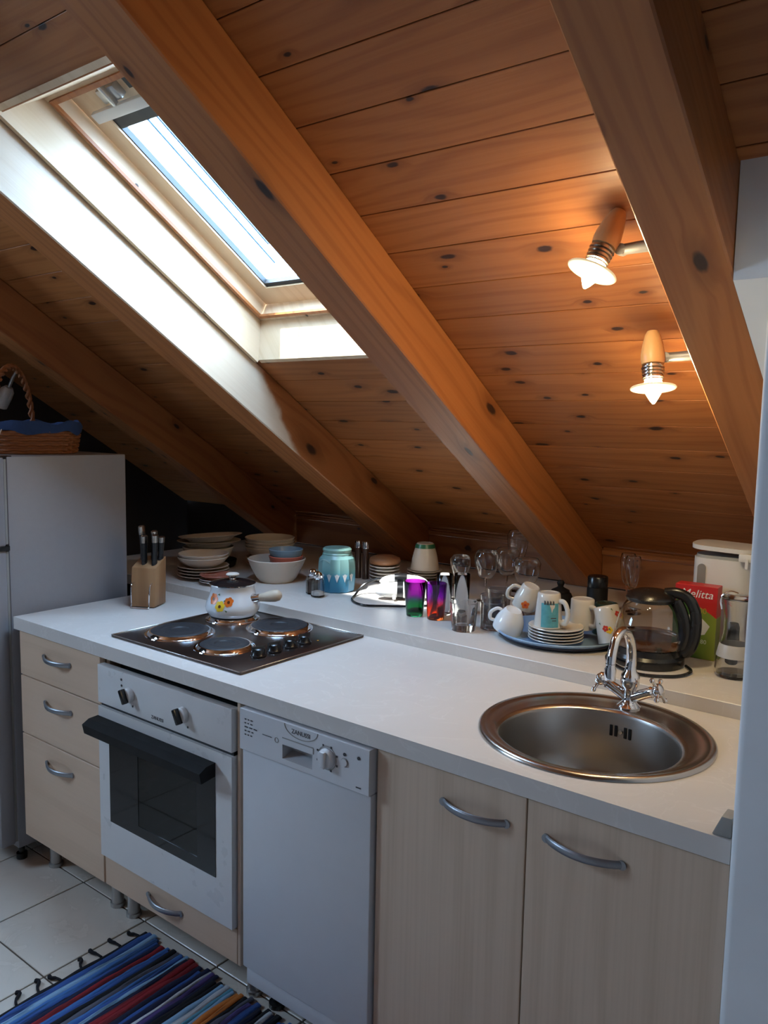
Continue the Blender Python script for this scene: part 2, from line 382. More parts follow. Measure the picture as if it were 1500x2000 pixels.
# white partition that ends the kitchen, and the plastered infill against the rafter
struct(B().box(2.2065, 2.50, -.02, KNEE, 0, 2.14, .012, 3).obj('wall_right', M_CREAM))
inf = B(); inf.prism([(.20, 1.778), (.20, 2.02), (1.2, 1.4), (1.2, 1.16)], 2.0975, 2.206, Matrix(((0, 0, 1, 0), (1, 0, 0, 0), (0, 1, 0, 0), (0, 0, 0, 1))))
inf.prism([(.20, 1.778), (.20, 2.02), (1.2, 1.4), (1.2, 1.16)], 2.206, 2.8, Matrix(((0, 0, 1, 0), (1, 0, 0, 0), (0, 1, 0, 0), (0, 0, 0, 1))))
struct(inf.obj('trim_1', M_CREAM, sm=0))
# rest of the attic room, behind the camera
struct(B().prism(GAB, XR, XR+.05, MX).obj('wall_gable', M_ROOMWALL, sm=0))
struct(B().prism([(BWY-.1, 2.0-.1*t2), (BWY-.1, 2.05-.1*t2), (RY, RZ+.09), (RY+.05, RZ)], XL, XR, Matrix(((0, 0, 1, 0), (1, 0, 0, 0), (0, 1, 0, 0), (0, 0, 0, 1)))).obj('ceiling_far_slope', M_PLANK, sm=0))
struct(B().box(XL, XR, BWY-.08, BWY, 0, 2.02).obj('wall_front', M_ROOMWALL, sm=0))
w2 = struct(B().frame(GY0, GY1, GZ0, GZ1, GY0+.05, GY1-.05, GZ0+.05, GZ1-.05, XL-.05, XL).obj('fill_window', M_WHITE, sm=0))  # out of view, added to let in fill daylight
for vv in w2.data.vertices: vv.co = (vv.co.z, vv.co.x, vv.co.y)
mu = B().box(XL-.045, XL-.005, (GY0+GY1)/2-.03, (GY0+GY1)/2+.03, GZ0+.05, GZ1-.05).obj('mullion', M_WHITE, w2, sm=0)
# floor: slab of grout with the tiles laid in it
floor = struct(B().box(XL, XR, BWY, KNEE, -.06, -.003).obj('floor', M_GROUT, sm=0))
TX, TY = .330, .325
tme = B().box(-TX/2+.0025, TX/2-.0025, -TY/2+.0025, TY/2-.0025, -.008, 0, .0015, 1).mesh('tile', M_TILE, 0)
i0, i1 = math.ceil((XL-.2)/TX), int((XR-.2)//TX); j0, j1 = math.ceil((BWY-.09)/TY), 1
for i in range(i0, i1):
    for j in range(j0, j1): link('tile', tme, floor, (.2+(i+.5)*TX, .09+(j+.5)*TY, 0))

# ------------------------------------------------------------------ skylight
win = struct(B().frame(.42, 1.09, -.30, .74, .500, 1.012, -.222, .630, .114, .170).obj('window_1', M_LINING, None, RLOC, RROT, sm=0))
win['label'] = 'pine roof window between two rafters with daylight pouring in'
def roofpart(bb, name, mat, parent=win, sm=0, label=None): return bb.obj(name, mat, parent, sm=sm, label=label)
roofpart(B().box(SX0-.015, SX0, -.305, .715, -.010, .128), 'lining_board', M_LINING)
roofpart(B().box(SX1, SX1+.015, -.305, .715, -.002, .128), 'lining_board', M_LINING)
MX = Matrix(((0, 0, 1, 0), (1, 0, 0, 0), (0, 1, 0, 0), (0, 0, 0, 1)))
roofpart(B().prism([(.713, -.002), (.729, -.002), (.664, .128), (.646, .128)], SX0, SX1, MX), 'lining_board', M_LINING)
roofpart(B().prism([(-.300, -.002), (-.237, .116), (-.255, .128), (-.316, -.002)], SX0, SX1, MX), 'lining_board', M_LINING)
roofpart(B().frame(.494, 1.018, -.228, .636, .506, 1.006, -.215, .624, .107, .116), 'frame_bead', M_RAFTER)
sash = roofpart(B().frame(.502, 1.010, -.220, .628, .566, .946, -.130, .556, .160, .191), 'sash', M_LINING)
roofpart(B().frame(.566, .946, -.130, .556, .570, .942, -.072, .540, .166, .1835), 'gasket', M_GASKET, sash)
roofpart(B().box(.568, .944, -.128, .554, .184, .188), 'glass_pane', M_PANE, sash)
blue = pm('blue_strip', (.10, .28, .50), .5)
for x in (.652, .690): roofpart(B().box(x-.0035, x+.0035, -.09, .485-(x-.652)*2, .1885, .191), 'strip', blue, sash, label='thin blue strip along the pane')
roofpart(B().box(.562, .95, -.152, -.122, .126, .142, .003, 2), 'ventilation_bar', M_WHITE, sm=40, label='white metal ventilation bar')
lt = B(); lt.box(.625, .70, -.195, -.155, .138, .166, .006, 2); lt.box(.66, .675, -.21, -.15, .126, .142, .004, 2)
roofpart(lt, 'latch', M_LEG, sm=40, label='grey metal latch')
roofpart(B().box(.74, .95, -.200, -.170, .145, .166), 'blind_cassette', M_GASKET)
# roof covering outside, so that light enters only through the pane
roofpart(B().frame(SX0-.5, SX1+.5, SV0-.5, SV1+.5, .44, 1.07, -.28, .72, .13, .16), 'roof_flashing', M_GASKET)

# ------------------------------------------------------------------ worktop and shelf
sc, sr = (1.846, .292), .246
t = B().ring_plate([(-.030, 0), (2.2035, 0), (2.2035, STEP-.001), (-.030, STEP-.001)], circ(*sc, .215, 48), H-.040, H)
tag(t.obj('worktop', M_TOP, sm=0), 'pale stone-patterned laminate worktop running from fridge to white wall', 'worktop')
sh = thing('back_shelf', 'raised laminate ledge behind the worktop under the eaves, laden with crockery', 'shelf', (0, 0, 0))
B().box(-.62, 2.2035, STEP, KNEE-.02, SH-.04, SH, .0015, 1).obj('shelf_top', M_TOP, sh, sm=0)
B().box(-.60, 2.2035, STEP+.012, KNEE-.03, 0, SH-.04).obj('shelf_base', M_SHADEBOARD, sh, sm=0)
B().box(-.03, 2.2035, STEP-.0005, STEP+.012, H-.04, SH-.04).obj('riser', M_TOP, sh, sm=0)

# ------------------------------------------------------------------ cabinets
def bow_handle(L=.145, out=.026):
    pts = [(-L/2+L*i/14, -out*sin(pi*i/14)**.75*1.0, 0) for i in range(15)]
    sec = [(.45*c[0], 1.0*c[1]) for c in circ(0, 0, 1, 12)]
    bb = B().tube(pts, [.0075]*15, sec=[(c[0]*.55, c[1]*1.05) for c in circ(0, 0, 1, 12)], up=(0, 0, 1))
    for s in (-1, 1): bb.lathe([(0, 0), (.0085, 0), (.0085, .004), (0, .0045)], 12, Matrix.Translation((s*L/2, 0, 0)) @ Matrix.Rotation(pi/2, 4, 'X'))
    return bb.mesh('handle', M_HANDLE)
HM = bow_handle()
LEG = B().lathe([(0, 0), (.023, 0), (.023, .012), (.0185, .014), (.0185, .127), (0, .127)], 20).mesh('leg', M_LEG)
FY = .010                                   # front plane of doors and drawers
def front(name, x0, x1, z0, z1, mat, parent):
    cx, cz = (x0+x1)/2, (z0+z1)/2
    return B().box(x0-cx, x1-cx, 0, .018, z0-cz, z1-cz, .0012, 1).obj(name, mat, parent, (cx-parent.location.x, FY-parent.location.y, cz-parent.location.z), sm=0)
def carcass(parent, x0, x1, z0, z1):
    bb = B(); bb.box(x0, x0+.016, .03, .56, z0, z1); bb.box(x1-.016, x1, .03, .56, z0, z1); bb.box(x0, x1, .03, .56, z0, z0+.016); bb.box(x0, x1, .55, .56, z0, z1)
    for vv in bb.b.verts: vv.co -= parent.location
    bb.obj('carcass', M_MAPLE_V, parent, sm=0)
def legs(parent, xs):
    for x in xs:
        for y in (.088, .50): link('leg', LEG, parent, Vector((x, y, 0))-parent.location)
dc = thing('drawer_cabinet', 'narrow maple cabinet of three drawers beside the fridge', 'cabinet', (.216, .30, 0))
carcass(dc, -.010, .442, .127, .830)
for z0, z1, hz in ((.682, .826, .767), (.485, .678, .617), (.127, .481, .418)):
    d = front('drawer', -.012, .444, z0, z1, M_MAPLE_H, dc)
    link('handle', HM, d, (.211-.216, 0, hz-(z0+z1)/2))
legs(dc, (.035, .395))
oc = thing('oven_cabinet', 'maple housing around the oven with a low drawer beneath it', 'cabinet', (.7475, .30, 0))
carcass(oc, .4475, 1.0475, .127, .826)
d = front('drawer', .452, 1.0345, .128, .224, M_MAPLE_H, oc)
link('handle', HM, d, (.737-.7435, 0, 0))
front('filler_strip', 1.0365, 1.0475, .128, .826, M_MAPLE_V, oc)
legs(oc, (.478, 1.017))
sk = thing('sink_cabinet', 'wide maple cabinet with two doors below the round sink', 'cabinet', (1.84, .30, 0))
carcass(sk, 1.480, 2.202, .127, .830)
for x0, x1, hx in ((1.481, 1.838, 1.725), (1.841, 2.202, 1.954)):
    d = front('door', x0, x1, .127, .826, M_MAPLE_V, sk)
    link('handle', HM, d, (hx-(x0+x1)/2, 0, .762-(.127+.826)/2))
legs(sk, (1.52, 2.16))
B().box(1.500-1.84, 2.18-1.84, .07-.30, .085-.30, .0, .125).obj('plinth', M_MAPLE_H, sk, sm=0)

# ------------------------------------------------------------------ oven
ov = thing('oven', 'white built-in oven with black glass door under the hob', 'oven', (.742, .30, .228))
def rel(o, x, y, z): return Vector((x, y, z))-o.location
def obox(name, x0, x1, y0, y1, z0, z1, mat, parent, root=None, bev=0.0, label=None):
    root = root or parent; c = Vector(((x0+x1)/2, (y0+y1)/2, (z0+z1)/2)); wl = Vector((0, 0, 0)); q = parent
    while q: wl = wl+q.location; q = q.parent
    dx, dy, dz = (x1-x0)/2, (y1-y0)/2, (z1-z0)/2
    return B().box(-dx, dx, -dy, dy, -dz, dz, bev, 2).obj(name, mat, parent, c-wl, sm=40 if bev else 0, label=label)
bb = B(); bb.box(-.27, .27, -.24, .24, .02, .03); bb.box(-.27, .27, -.24, .24, .56, .57); bb.box(-.27, -.26, -.24, .24, .02, .57); bb.box(.26, .27, -.24, .24, .02, .57); bb.box(-.27, .27, .23, .24, .02, .57)
bb.obj('cavity', M_BLACKM, ov, sm=0)
panel = obox('control_panel', .452, 1.031, -.004, .02, .697, .810, M_WHITE, ov, bev=.002)
obox('gap_strip', .455, 1.028, .006, .02, .686, .697, M_GASKET, ov)
odoor = B().frame(-.289, .289, .0, .458, -.234, .226, .122, .408, 0, .022).obj('door', M_WHITE, ov, rel(ov, .742, .018, .228), (pi/2, 0, 0), sm=0)
gl = B().frame(-.236, .228, .120, .412, -.10, .155, .150, .365, -.002, .0235).obj('black_glass', M_BLACKGLASS, odoor, sm=0)
M_OWIN = pane('dark_oven_window', (.16, .16, .165), .06, .03)
B().box(-.10, .155, .150, .365, .018, .0225).obj('window_pane', M_OWIN, odoor, sm=0)
hd = B()
hd.prism([(0, 0), (.046, -.006), (.052, .022), (.030, .034), (.0, .036)], -.292, .228, Matrix(((0, 0, 1, 0), (0, 1, 0, 0), (1, 0, 0, 0), (0, 0, 0, 1))))
hd.obj('handle', M_BLACKM, odoor, (0, .392, .022), sm=0, label='black wedge-shaped full-width handle')
rk = B()
for k in range(12): rk.tube([(-.25+.5*k/11, -.20, .30), (-.25+.5*k/11, .2, .30)], .0018, 6)
for y in (-.20, .2): rk.tube([(-.26, y, .30), (.26, y, .30)], .003, 6)
rk.obj('rack', M_CHROME, ov)
KB = B().lathe([(0, 0), (.0215, 0), (.0205, .012), (.018, .014), (0, .014)], 28).mesh('dial', M_WHITE)
for kx, kz in ((.609, .752), (.845, .752)):
    k = link('knob', KB, panel, Vector((kx-.7415, -.0125, kz-.7535)), (pi/2, 0, 0))
    B().box(-.006, .006, -.021, .021, .012, .030, .003, 2).obj('grip', M_BLACK, k, (0, 0, 0), (0, 0, radians(28)))
for kx, kz, s in ((.570, .788, .0035), (.571, .771, .0035), (.622, .722, .003), (.862, .722, .003)):
    B().lathe([(0, 0), (s, 0), (s, .001), (0, .001)], 12).obj('pilot_lamp', M_PRINT, panel, (kx-.7415, -.0122, kz-.7535), (pi/2, 0, 0))
link('lettering', text_mesh('ZANUSSI', .0135, M_PRINT, 'lettering'), panel, (.733-.7415, -.0125, .713-.7535), (pi/2, 0, 0))

# ------------------------------------------------------------------ dishwasher
dw = thing('dishwasher', 'slim white dishwasher between oven and sink cabinet', 'dishwasher', (1.273, .30, 0))
obox('body', 1.070, 1.476, .035, .57, .098, .826, M_DW, dw)
for x in (1.10, 1.446):
    for y in (.09, .52): B().lathe([(0, 0), (.022, 0), (.022, .012), (.012, .016), (.012, .098), (0, .098)], 16).obj('foot', M_BLACK, dw, rel(dw, x, y, 0))
obox('door', 1.0705, 1.4755, -.004, .034, .150, .722, M_DW, dw, bev=.004)
obox('kick_plate', 1.072, 1.474, .008, .034, .098, .145, M_DW, dw, bev=.003)
# control panel: rounded section with a grip recess
hx0, hx1, hz0, hz1 = 1.216, 1.311, .738, .772
cp = B()
for x0, x1, z0, z1 in ((1.0705, hx0, .7245, .826), (hx1, 1.4755, .7245, .826), (hx0, hx1, hz1, .826), (hx0, hx1, .7245, hz0)): cp.box(x0-1.273, x1-1.273, -.30-.012, -.30+.034, z0, z1)
cpo = cp.obj('control_panel', M_DW, dw, sm=0)
gr = B().prism([(-.012, hz1), (.024, hz1), (.022, hz0+.010), (-.012, hz0), (-.011, hz0), (.026, hz0+.008), (.026, hz1+.002), (-.012, hz1+.001)], hx0-1.273, hx1-1.273, Matrix(((0, 0, 1, 0), (1, 0, 0, 0), (0, 1, 0, 0), (0, 0, 0, 1))))
gr.obj('grip_recess', M_DW, cpo, (0, -.30, 0), sm=0)
PY = -.30-.0125
def onpanel(bb, name, mat, x, z, rot=(pi/2, 0, 0), label=None): return bb.obj(name, mat, cpo, (x-1.273, PY, z), rot, label=label)
dk = onpanel(B().lathe([(0, 0), (.023, 0), (.021, .010), (.019, .012), (0, .012)], 32), 'dial', M_DW, 1.356, .778)
B().box(-.007, .007, -.019, .019, .010, .020, .003, 2).obj('grip', M_DW, dk)
for a in range(8): onpanel(B().box(-.0022, .0022, -.0022, .0022, 0, .0006), 'dial_mark', M_PRINT, 1.356+.031*cos(a*pi/4+.39), .778+.029*sin(a*pi/4+.39))
onpanel(B().lathe([(.026, 0), (.0275, 0), (.0275, .0006), (.026, .0006)], 32), 'dial_ring', M_GREY, 1.356, .778)
onpanel(B().lathe([(0, 0), (.009, 0), (.0085, .003), (0, .003)], 20), 'push_button', M_DW, 1.407, .782)
onpanel(B().lathe([(.0085, 0), (.0100, 0), (.0100, .0008), (.0085, .0008)], 20), 'button_ring', M_GREY, 1.407, .782)
onpanel(B().lathe([(0, 0), (.004, 0), (.004, .001), (0, .001)], 10), 'pilot_lamp', M_PRINT, 1.407, .800)
onpanel(B().lathe([(0, 0), (.004, 0), (.004, .001), (0, .001)], 10), 'pilot_lamp', M_PRINT, 1.447, .802)
ar = B(); pts = [(.052*cos(a), -.028*sin(a)) for a in [pi*k/20 for k in range(21)]]; ar.tube([(x, z, 0) for x, z in pts], .0011, 6)
onpanel(ar, 'badge_arc', M_GREY, 1.275, .826)
link('lettering', text_mesh('ZANUSSI', .0150, M_PRINT, 'lettering'), cpo, (1.275-1.273, PY, .812), (pi/2, 0, 0))
random.seed(4)
for r in range(5):
    x = 1.088
    for k in range(3):
        wd = random.uniform(.004, .012)
        onpanel(B().box(0, wd, -.0014, .0014, 0, .0005), 'legend_print', M_PRINT, x, .803-r*.0095); x += wd+.005
onpanel(B().box(0, .030, -.0008, .0008, 0, .0005), 'legend_print', M_PRINT, 1.150, .780, (pi/2, 0, 0)); onpanel(B().lathe([(.005, 0), (.0065, 0), (.0065, .0006), (.005, .0006)], 20), 'legend_ring', M_GREY, 1.197, .778)
sl = B(); sl.box(0, .098, -.0011, .0011, 0, .0006); sl.box(.097, .099, -.014, 0, 0, .0006); onpanel(sl, 'legend_line', M_GREY, 1.216, .789)
onpanel(B().box(0, .014, -.0014, .0014, 0, .0005), 'legend_print', M_PRINT, 1.440, .736)

# ------------------------------------------------------------------ fridge and basket
fr = thing('fridge', 'white two-door fridge standing at the end of the worktop under the dark rafter', 'fridge', (-.34, .23, 0))
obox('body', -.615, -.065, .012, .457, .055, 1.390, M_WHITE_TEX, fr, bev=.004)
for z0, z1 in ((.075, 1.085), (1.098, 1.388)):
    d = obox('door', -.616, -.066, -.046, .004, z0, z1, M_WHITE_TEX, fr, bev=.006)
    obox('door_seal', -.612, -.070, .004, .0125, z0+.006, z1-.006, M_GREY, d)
obox('hinge', -.085, -.060, -.03, .012, 1.084, 1.099, M_BLACK, fr); obox('hinge', -.10, -.068, -.03, .03, 1.388, 1.393, M_BLACK, fr)
for x in (-.58, -.10):
    for y in (.04, .42): B().lathe([(0, 0), (.018, 0), (.018, .02), (.01, .022), (.01, .056), (0, .056)], 14).obj('foot', M_BLACK, fr, rel(fr, x, y, 0))
# wicker basket
M_WICKER = pm('wicker', (.30, .105, .035), .55, var=.25, scale=60, rnd=5)
bk = thing('wicker_basket', 'oval wicker basket lined with blue cloth on top of the fridge', 'basket', (-.345, .185, 1.391), (0, 0, radians(38)))
BA, BBx = .215, .155
for r in range(9):
    n = 96; pts = []
    for i in range(n):
        a = 2*pi*i/n; g = 1+.035*r/8*1.6; k = 1+.022*sin(a*24+(r % 2)*pi)
        pts.append((BA*g*cos(a)*k, BBx*g*sin(a)*k, .006+r*.0088+.001*sin(a*24)))
    B().tube(pts, .0052, 6, closed=True).obj('weave_strand', M_WICKER, bk)
stk = B()
for i in range(24):
    a = 2*pi*(i+.5)/24; stk.tube([(BA*.99*cos(a), BBx*.99*sin(a), .002), (BA*1.05*cos(a), BBx*1.05*sin(a), .084)], .0038, 6)
stk.obj('stakes', M_WICKER, bk)
B().lathe([(0, 0), (1, 0), (1, .006), (0, .006)], 48, None, BA*.98, BBx*.98).obj('basket_base', M_WICKER, bk)
cl = B(); prof = []
n = 64; rings = []
for j, (g, z) in enumerate(((.90, .012), (.97, .06), (1.02, .108), (1.10, .112), (1.125, .10), (1.10, .074))):
    ring = []
    for i in range(n):
        a = 2*pi*i/n; wv = (.006*sin(7*a+j)+.004*sin(13*a)) if j > 1 else 0
        ring.append(cl.b.verts.new((BA*g*cos(a), BBx*g*sin(a), z+wv)))
    rings.append(ring)
for A_, B_ in zip(rings, rings[1:]):
    for i in range(n): cl.b.faces.new((A_[i], A_[(i+1) % n], B_[(i+1) % n], B_[i]))
cl.obj('cloth_lining', pm('blue_cotton', (.018, .05, .16), .9, var=.15, scale=30, bump=.4), bk, sm=60)
hp = [(0, BBx*1.04*cos(a), .07+.235*sin(a)) for a in [pi*k/20 for k in range(21)]]
hb = B()
for ph in (0, pi):
    hb.tube([(.007*cos(k*1.1+ph), p[1], p[2]+.006*sin(k*1.1+ph)) for k, p in enumerate(cat(hp, 3))], .0065, 6)
hb.obj('handle', M_WICKER, bk)
ct = B(); ct.box(-.011, .011, -.004, .004, -.030, 0, .002, 2); ct.tube([(0, 0, -.002), (.002, .004, .02), (.0, .006, .045)], .0022, 6)
ct.obj('tag', M_CREAMC, bk, (.02, -BBx*1.16, .05), (radians(-10), radians(24), 0), label='small cream tag on a cord')
# lamp head in the shadow left of the rafter
sp0 = thing('ceiling_spot', 'unlit white spotlight head in the shade left of the fridge rafter', 'lamp', (-1.13, .56, 1.61), (0, radians(34), radians(20)))
B().lathe([(0, .05), (.018, .048), (.03, .03), (.033, 0), (.033, -.05), (.030, -.052), (.029, -.046), (0, -.04)], 24).obj('lamp_head', M_WHITE, sp0)
B().tube([(0, 0, .045), (-.005, 0, .09), (-.01, .01, .13)], .008, 8).obj('arm', M_LEG, sp0)

# ------------------------------------------------------------------ hob and pot
hob = thing('hob', 'brown steel electric hob with four cast-iron plates and black knobs', 'hob', (.704, .3135, H))
pl = B().box(-.284, .284, -.2495, .2495, 0, .007, .003, 2)
pl.obj('plate', M_HOB, hob)
for x0, x1, y0, y1 in ((-.284, .284, -.2495, -.2455), (-.284, .284, .2455, .2495), (-.284, -.280, -.2495, .2495), (.280, .284, -.2495, .2495)):
    B().box(x0, x1, y0, y1, .006, .0085, .001, 1).obj('rim', M_STEEL, hob)
def hotplate(x, y, r):
    cr = B().lathe([(r+.016, .007), (r+.015, .009), (r+.008, .0095), (r+.006, .013), (r+.002, .0175), (r-.002, .0175), (r-.003, .010)], 56).obj('spill_ring', M_CHROME, hob, (x-.704, y-.3135, 0))
    B().lathe([(0, .0165), (.027, .0165), (.030, .0195), (r*.62, .0195), (r*.64, .0190), (r*.66, .0195), (r-.006, .0195), (r-.002, .0170), (r-.002, .010)], 56).obj('hotplate', M_IRON, hob, (x-.704, y-.3135, 0))
hotplate(.556, .212, .089); hotplate(.774, .198, .0725); hotplate(.735, .455, .089); hotplate(.535, .440, .0725)
KN = B().lathe([(0, 0), (.0215, 0), (.0215, .004), (.0185, .007), (.0165, .021), (.013, .024), (0, .0245)], 28)
KN.box(-.004, .004, -.0195, .0195, .006, .029, .002, 2)
KNM = KN.mesh('knob', M_BLACK)
for i, y in enumerate((.196, .256, .319, .378)): link('knob', KNM, hob, (.914-.704, y-.3135, .007), (0, 0, radians(-20+i*3)))
B().lathe([(0, 0), (.003, 0), (.003, .001), (0, .0015)], 10).obj('pilot_lamp', pm('amber_lens', (.6, .3, .05), .2), hob, (.925-.704, .425-.3135, .007))

def decal(parent, shapes, rfn, mat, name='print', off=.0010):
    """flat print wrapped on a turned body: shapes are polygons of (arc length, height), centre first"""
    bb = B()
    for a0, poly in shapes:
        cx = sum(p[0] for p in poly)/len(poly); cz = sum(p[1] for p in poly)/len(poly)
        def P(s, z): r = rfn(z)+off; a = a0+s/r; return bb.b.verts.new((r*cos(a), r*sin(a), z))
        c = P(cx, cz); vs = [P(*q) for q in poly]
        for i in range(len(vs)): bb.b.faces.new((c, vs[i], vs[(i+1) % len(vs)]))
    return bb.obj(name, mat, parent, sm=60)
def profile_fn(prof):
    def f(z):
        for (r0, z0), (r1, z1) in zip(prof, prof[1:]):
            if min(z0, z1) <= z <= max(z0, z1) and abs(z1-z0) > 1e-6: return r0+(r1-r0)*(z-z0)/(z1-z0)
        return prof[-1][0]
    return f
def flower(a0, s, z, r, n=5, rot=0.0, k=.62):
    out = []
    for i in range(n):
        an = rot+2*pi*i/n; out.append((a0, circ(s+r*.62*cos(an), z+r*.62*sin(an), r*.45, 10)))
    return out
M_ORANGE = pm('orange_print', (.72, .16, .02), .3); M_YELLOW = pm('yellow_print', (.80, .52, .03), .3); M_REDP = pm('red_print', (.55, .04, .02), .3)
M_BROWNP = pm('brown_print', (.10, .03, .01), .3); M_GREENP = pm('green_print', (.08, .14, .05), .3)
M_POT = pm('white_pot_enamel', (.74, .77, .80), .14, var=.02, coat=.5)
pot = thing('saucepan', 'white enamel saucepan with orange and yellow flowers and a dark lid on the hob', 'saucepan', (.535, .440, H+.0202))
pprof = [(.066, .000), (.076, .004), (.0855, .018), (.0875, .030), (.084, .046), (.0755, .066), (.0705, .084), (.0695, .098), (.0715, .102)]
B().lathe([(0, 0)]+pprof+[(.069, .102), (.067, .098), (.068, .084), (.084, .034), (.07, .006), (0, .004)], 64).obj('body', M_POT, pot)
B().lathe([(.0695, .1015), (.074, .1020), (.0745, .105), (.0715, .106)], 64).obj('steel_rim', M_CHROME, pot)
ld = B().lathe([(0, .118), (.03, .1165), (.055, .112), (.068, .1075), (.0735, .1062), (.0735, .1045), (0, .1045)], 56).obj('lid', pm('black_enamel', (.012, .010, .011), .12, coat=.4), pot)
B().lathe([(0, .117), (.011, .117), (.010, .122), (.0135, .127), (.0135, .129), (0, .130)], 24).obj('knob_base', M_CHROME, ld)
B().lathe([(0, .128), (.016, .128), (.021, .131), (.0215, .134), (.017, .1375), (0, .139)], 28).obj('knob', M_CREAMC, ld, label='cream lid knob')
ha = radians(18)
hm = Matrix.Rotation(ha, 4, 'Z') @ Matrix.Translation((.078, 0, .060)) @ Matrix.Rotation(radians(78), 4, 'Y')
B().lathe([(0, -.012), (.017, -.012), (.016, .0), (.0125, .010), (.012, .024), (0, .024)], 24, hm).obj('ferrule', M_CHROME, pot)
B().lathe([(0, .020), (.0115, .020), (.0135, .035), (.0175, .058), (.0195, .076), (.0175, .090), (.010, .098), (0, .100)], 28, hm).obj('handle', wood('worn_pale_wood', (.56, .47, .36), (.42, .30, .19), 0, rings=3, knots=0, tone=0), pot, label='pale worn wooden handle')
pf = profile_fn(pprof); A0 = radians(-72)
decal(pot, flower(A0, -.026, .064, .017, 6), pf, M_ORANGE, 'flower_print'); decal(pot, flower(A0, .030, .058, .0145, 6, .3), pf, M_ORANGE, 'flower_print')
decal(pot, flower(A0, .003, .044, .0165, 6, .2), pf, M_YELLOW, 'flower_print', .0014)
decal(pot, [(A0, circ(-.026, .064, .005, 10)), (A0, circ(.030, .058, .0045, 10)), (A0, circ(.003, .044, .005, 10))], pf, M_BROWNP, 'flower_centre_print', .0022)
decal(pot, [(A0, [(-.012, .078), (-.004, .083), (-.002, .076)]), (A0, [(.012, .060), (.018, .066), (.018, .058)]), (A0, [(.020, .034), (.029, .031), (.026, .025)])], pf, M_GREENP, 'leaf_print')

# ------------------------------------------------------------------ knife block
kb = thing('knife_block', 'beech knife block with black-handled knives and a wire stand by the fridge', 'knife block', (.150, .392, H), (0, 0, radians(28)))
# local -y is the front, block leans back
bl = B().prism([(-.045, .0035), (.045, .0035), (.052, .168), (-.030, .138)], -.045, .045, MX)
bev_e = bl.b.edges[:]; bmesh.ops.bevel(bl.b, geom=bev_e, offset=.003, segments=2, profile=.5, affect='EDGES')
bl.obj('block', M_BLOCK, kb)
def knife(x, y, z, L, tilt=0.0):
    kn = B().tube([(0, 0, -.004), (0, .002, L*.3), (0, .004, L*.75)], [.0150, .0135, .0155], sec=[(c[0]*.62, c[1]) for c in circ(0, 0, 1, 12)], up=(0, 1, 0)).obj('knife_handle', M_BLACK, kb, (x, y, z), (radians(2), radians(tilt), 0))
    B().tube([(0, .004, L*.74), (0, .004, L*.97), (0, .004, L)], [.0157, .0163, .012], sec=[(c[0]*.64, c[1]) for c in circ(0, 0, 1, 12)], up=(0, 1, 0)).obj('steel_cap', M_STEEL, kn)
knife(-.030, .030, .158, .118, -3); knife(-.012, .000, .146, .100); knife(.008, .032, .160, .100, 1); knife(.026, -.002, .146, .105, 2); knife(.032, .034, .160, .080, 3)
B().tube(cat([(-.034, -.030, .085), (-.034, -.056, .078), (-.032, -.060, .02), (-.033, -.064, .003), (-.020, -.068, .003), (.020, -.068, .003), (.033, -.064, .003), (.032, -.060, .02), (.034, -.056, .078), (.034, -.030, .085)], 5), .0022, 8).obj('wire_stand', M_CHROME, kb)

# ------------------------------------------------------------------ sink and faucet
sn = thing('sink', 'round stainless steel sink set into the worktop', 'sink', (sc[0], sc[1], H))
bm_ = B(); seg = 96
def sring(r, z, ox=0, oy=0): return [bm_.b.verts.new((ox+r*cos(2*pi*i/seg), oy+r*sin(2*pi*i/seg), z)) for i in range(seg)]
ox, oy = .004, -.040
rr = [sring(sr, .0006), sring(sr-.001, .005), sring(sr-.006, .0085), sring(sr-.016, .0075), sring(sr-.022, .0055), sring(sr-.028, .0062), sring(.205, .0045, ox*.4, oy*.25), sring(.197, .004, ox*.8, oy*.8), sring(.190, .0035, ox, oy), sring(.186, .000, ox, oy)]
for A_, B_ in zip(rr, rr[1:]):
    for i in range(seg): bm_.b.faces.new((A_[i], A_[(i+1) % seg], B_[(i+1) % seg], B_[i]))
bm_.obj('rim', M_STEEL, sn, sm=60)
B().lathe([(.186, .0005), (.1835, -.006), (.182, -.10), (.178, -.135), (.165, -.155), (.14, -.163), (.04, -.168), (.038, -.172), (.0, -.172)], 96).obj('basin', M_STEELIN, sn, (ox, oy, 0), sm=60)
B().lathe([(0, -.169), (.034, -.169), (.036, -.1665), (.028, -.1655), (.024, -.1675), (0, -.1675)], 32).obj('drain', M_CHROME, sn, (ox, oy, 0))
for k in (-2, -1, 1, 2):
    a = radians(90)+k*.060
    B().box(-.0035, .0035, -.0012, .0012, -.013, .013, .001, 1).obj('overflow_slot', M_BLACKM, sn, (ox+.1816*cos(a), oy+.1816*sin(a), -.040), (0, 0, a-pi/2))
B().lathe([(0, 0), (.006, 0), (.005, .003), (0, .004)], 16).obj('overflow_screw', M_CHROME, sn, (ox, oy+.1818, -.040), (pi/2, 0, 0))
fc = thing('faucet', 'chrome two-handle mixer tap with a swan-neck spout on the sink rim', 'faucet', (1.846, .487, H+.0045))
B().lathe([(0, 0), (.027, 0), (.027, .003), (.020, .009), (.0145, .016), (.0135, .040), (.017, .046), (.021, .054), (.0225, .066), (.020, .078), (.0135, .086), (.0125, .098), (0, .098)], 32).obj('body', M_CHROME, fc)
spt = cat([(0, 0, .090), (0, .002, .115), (0, -.006, .150), (0, -.032, .182), (0, -.066, .192), (0, -.098, .180), (0, -.116, .150), (0, -.121, .122), (0, -.122, .098)], 6)
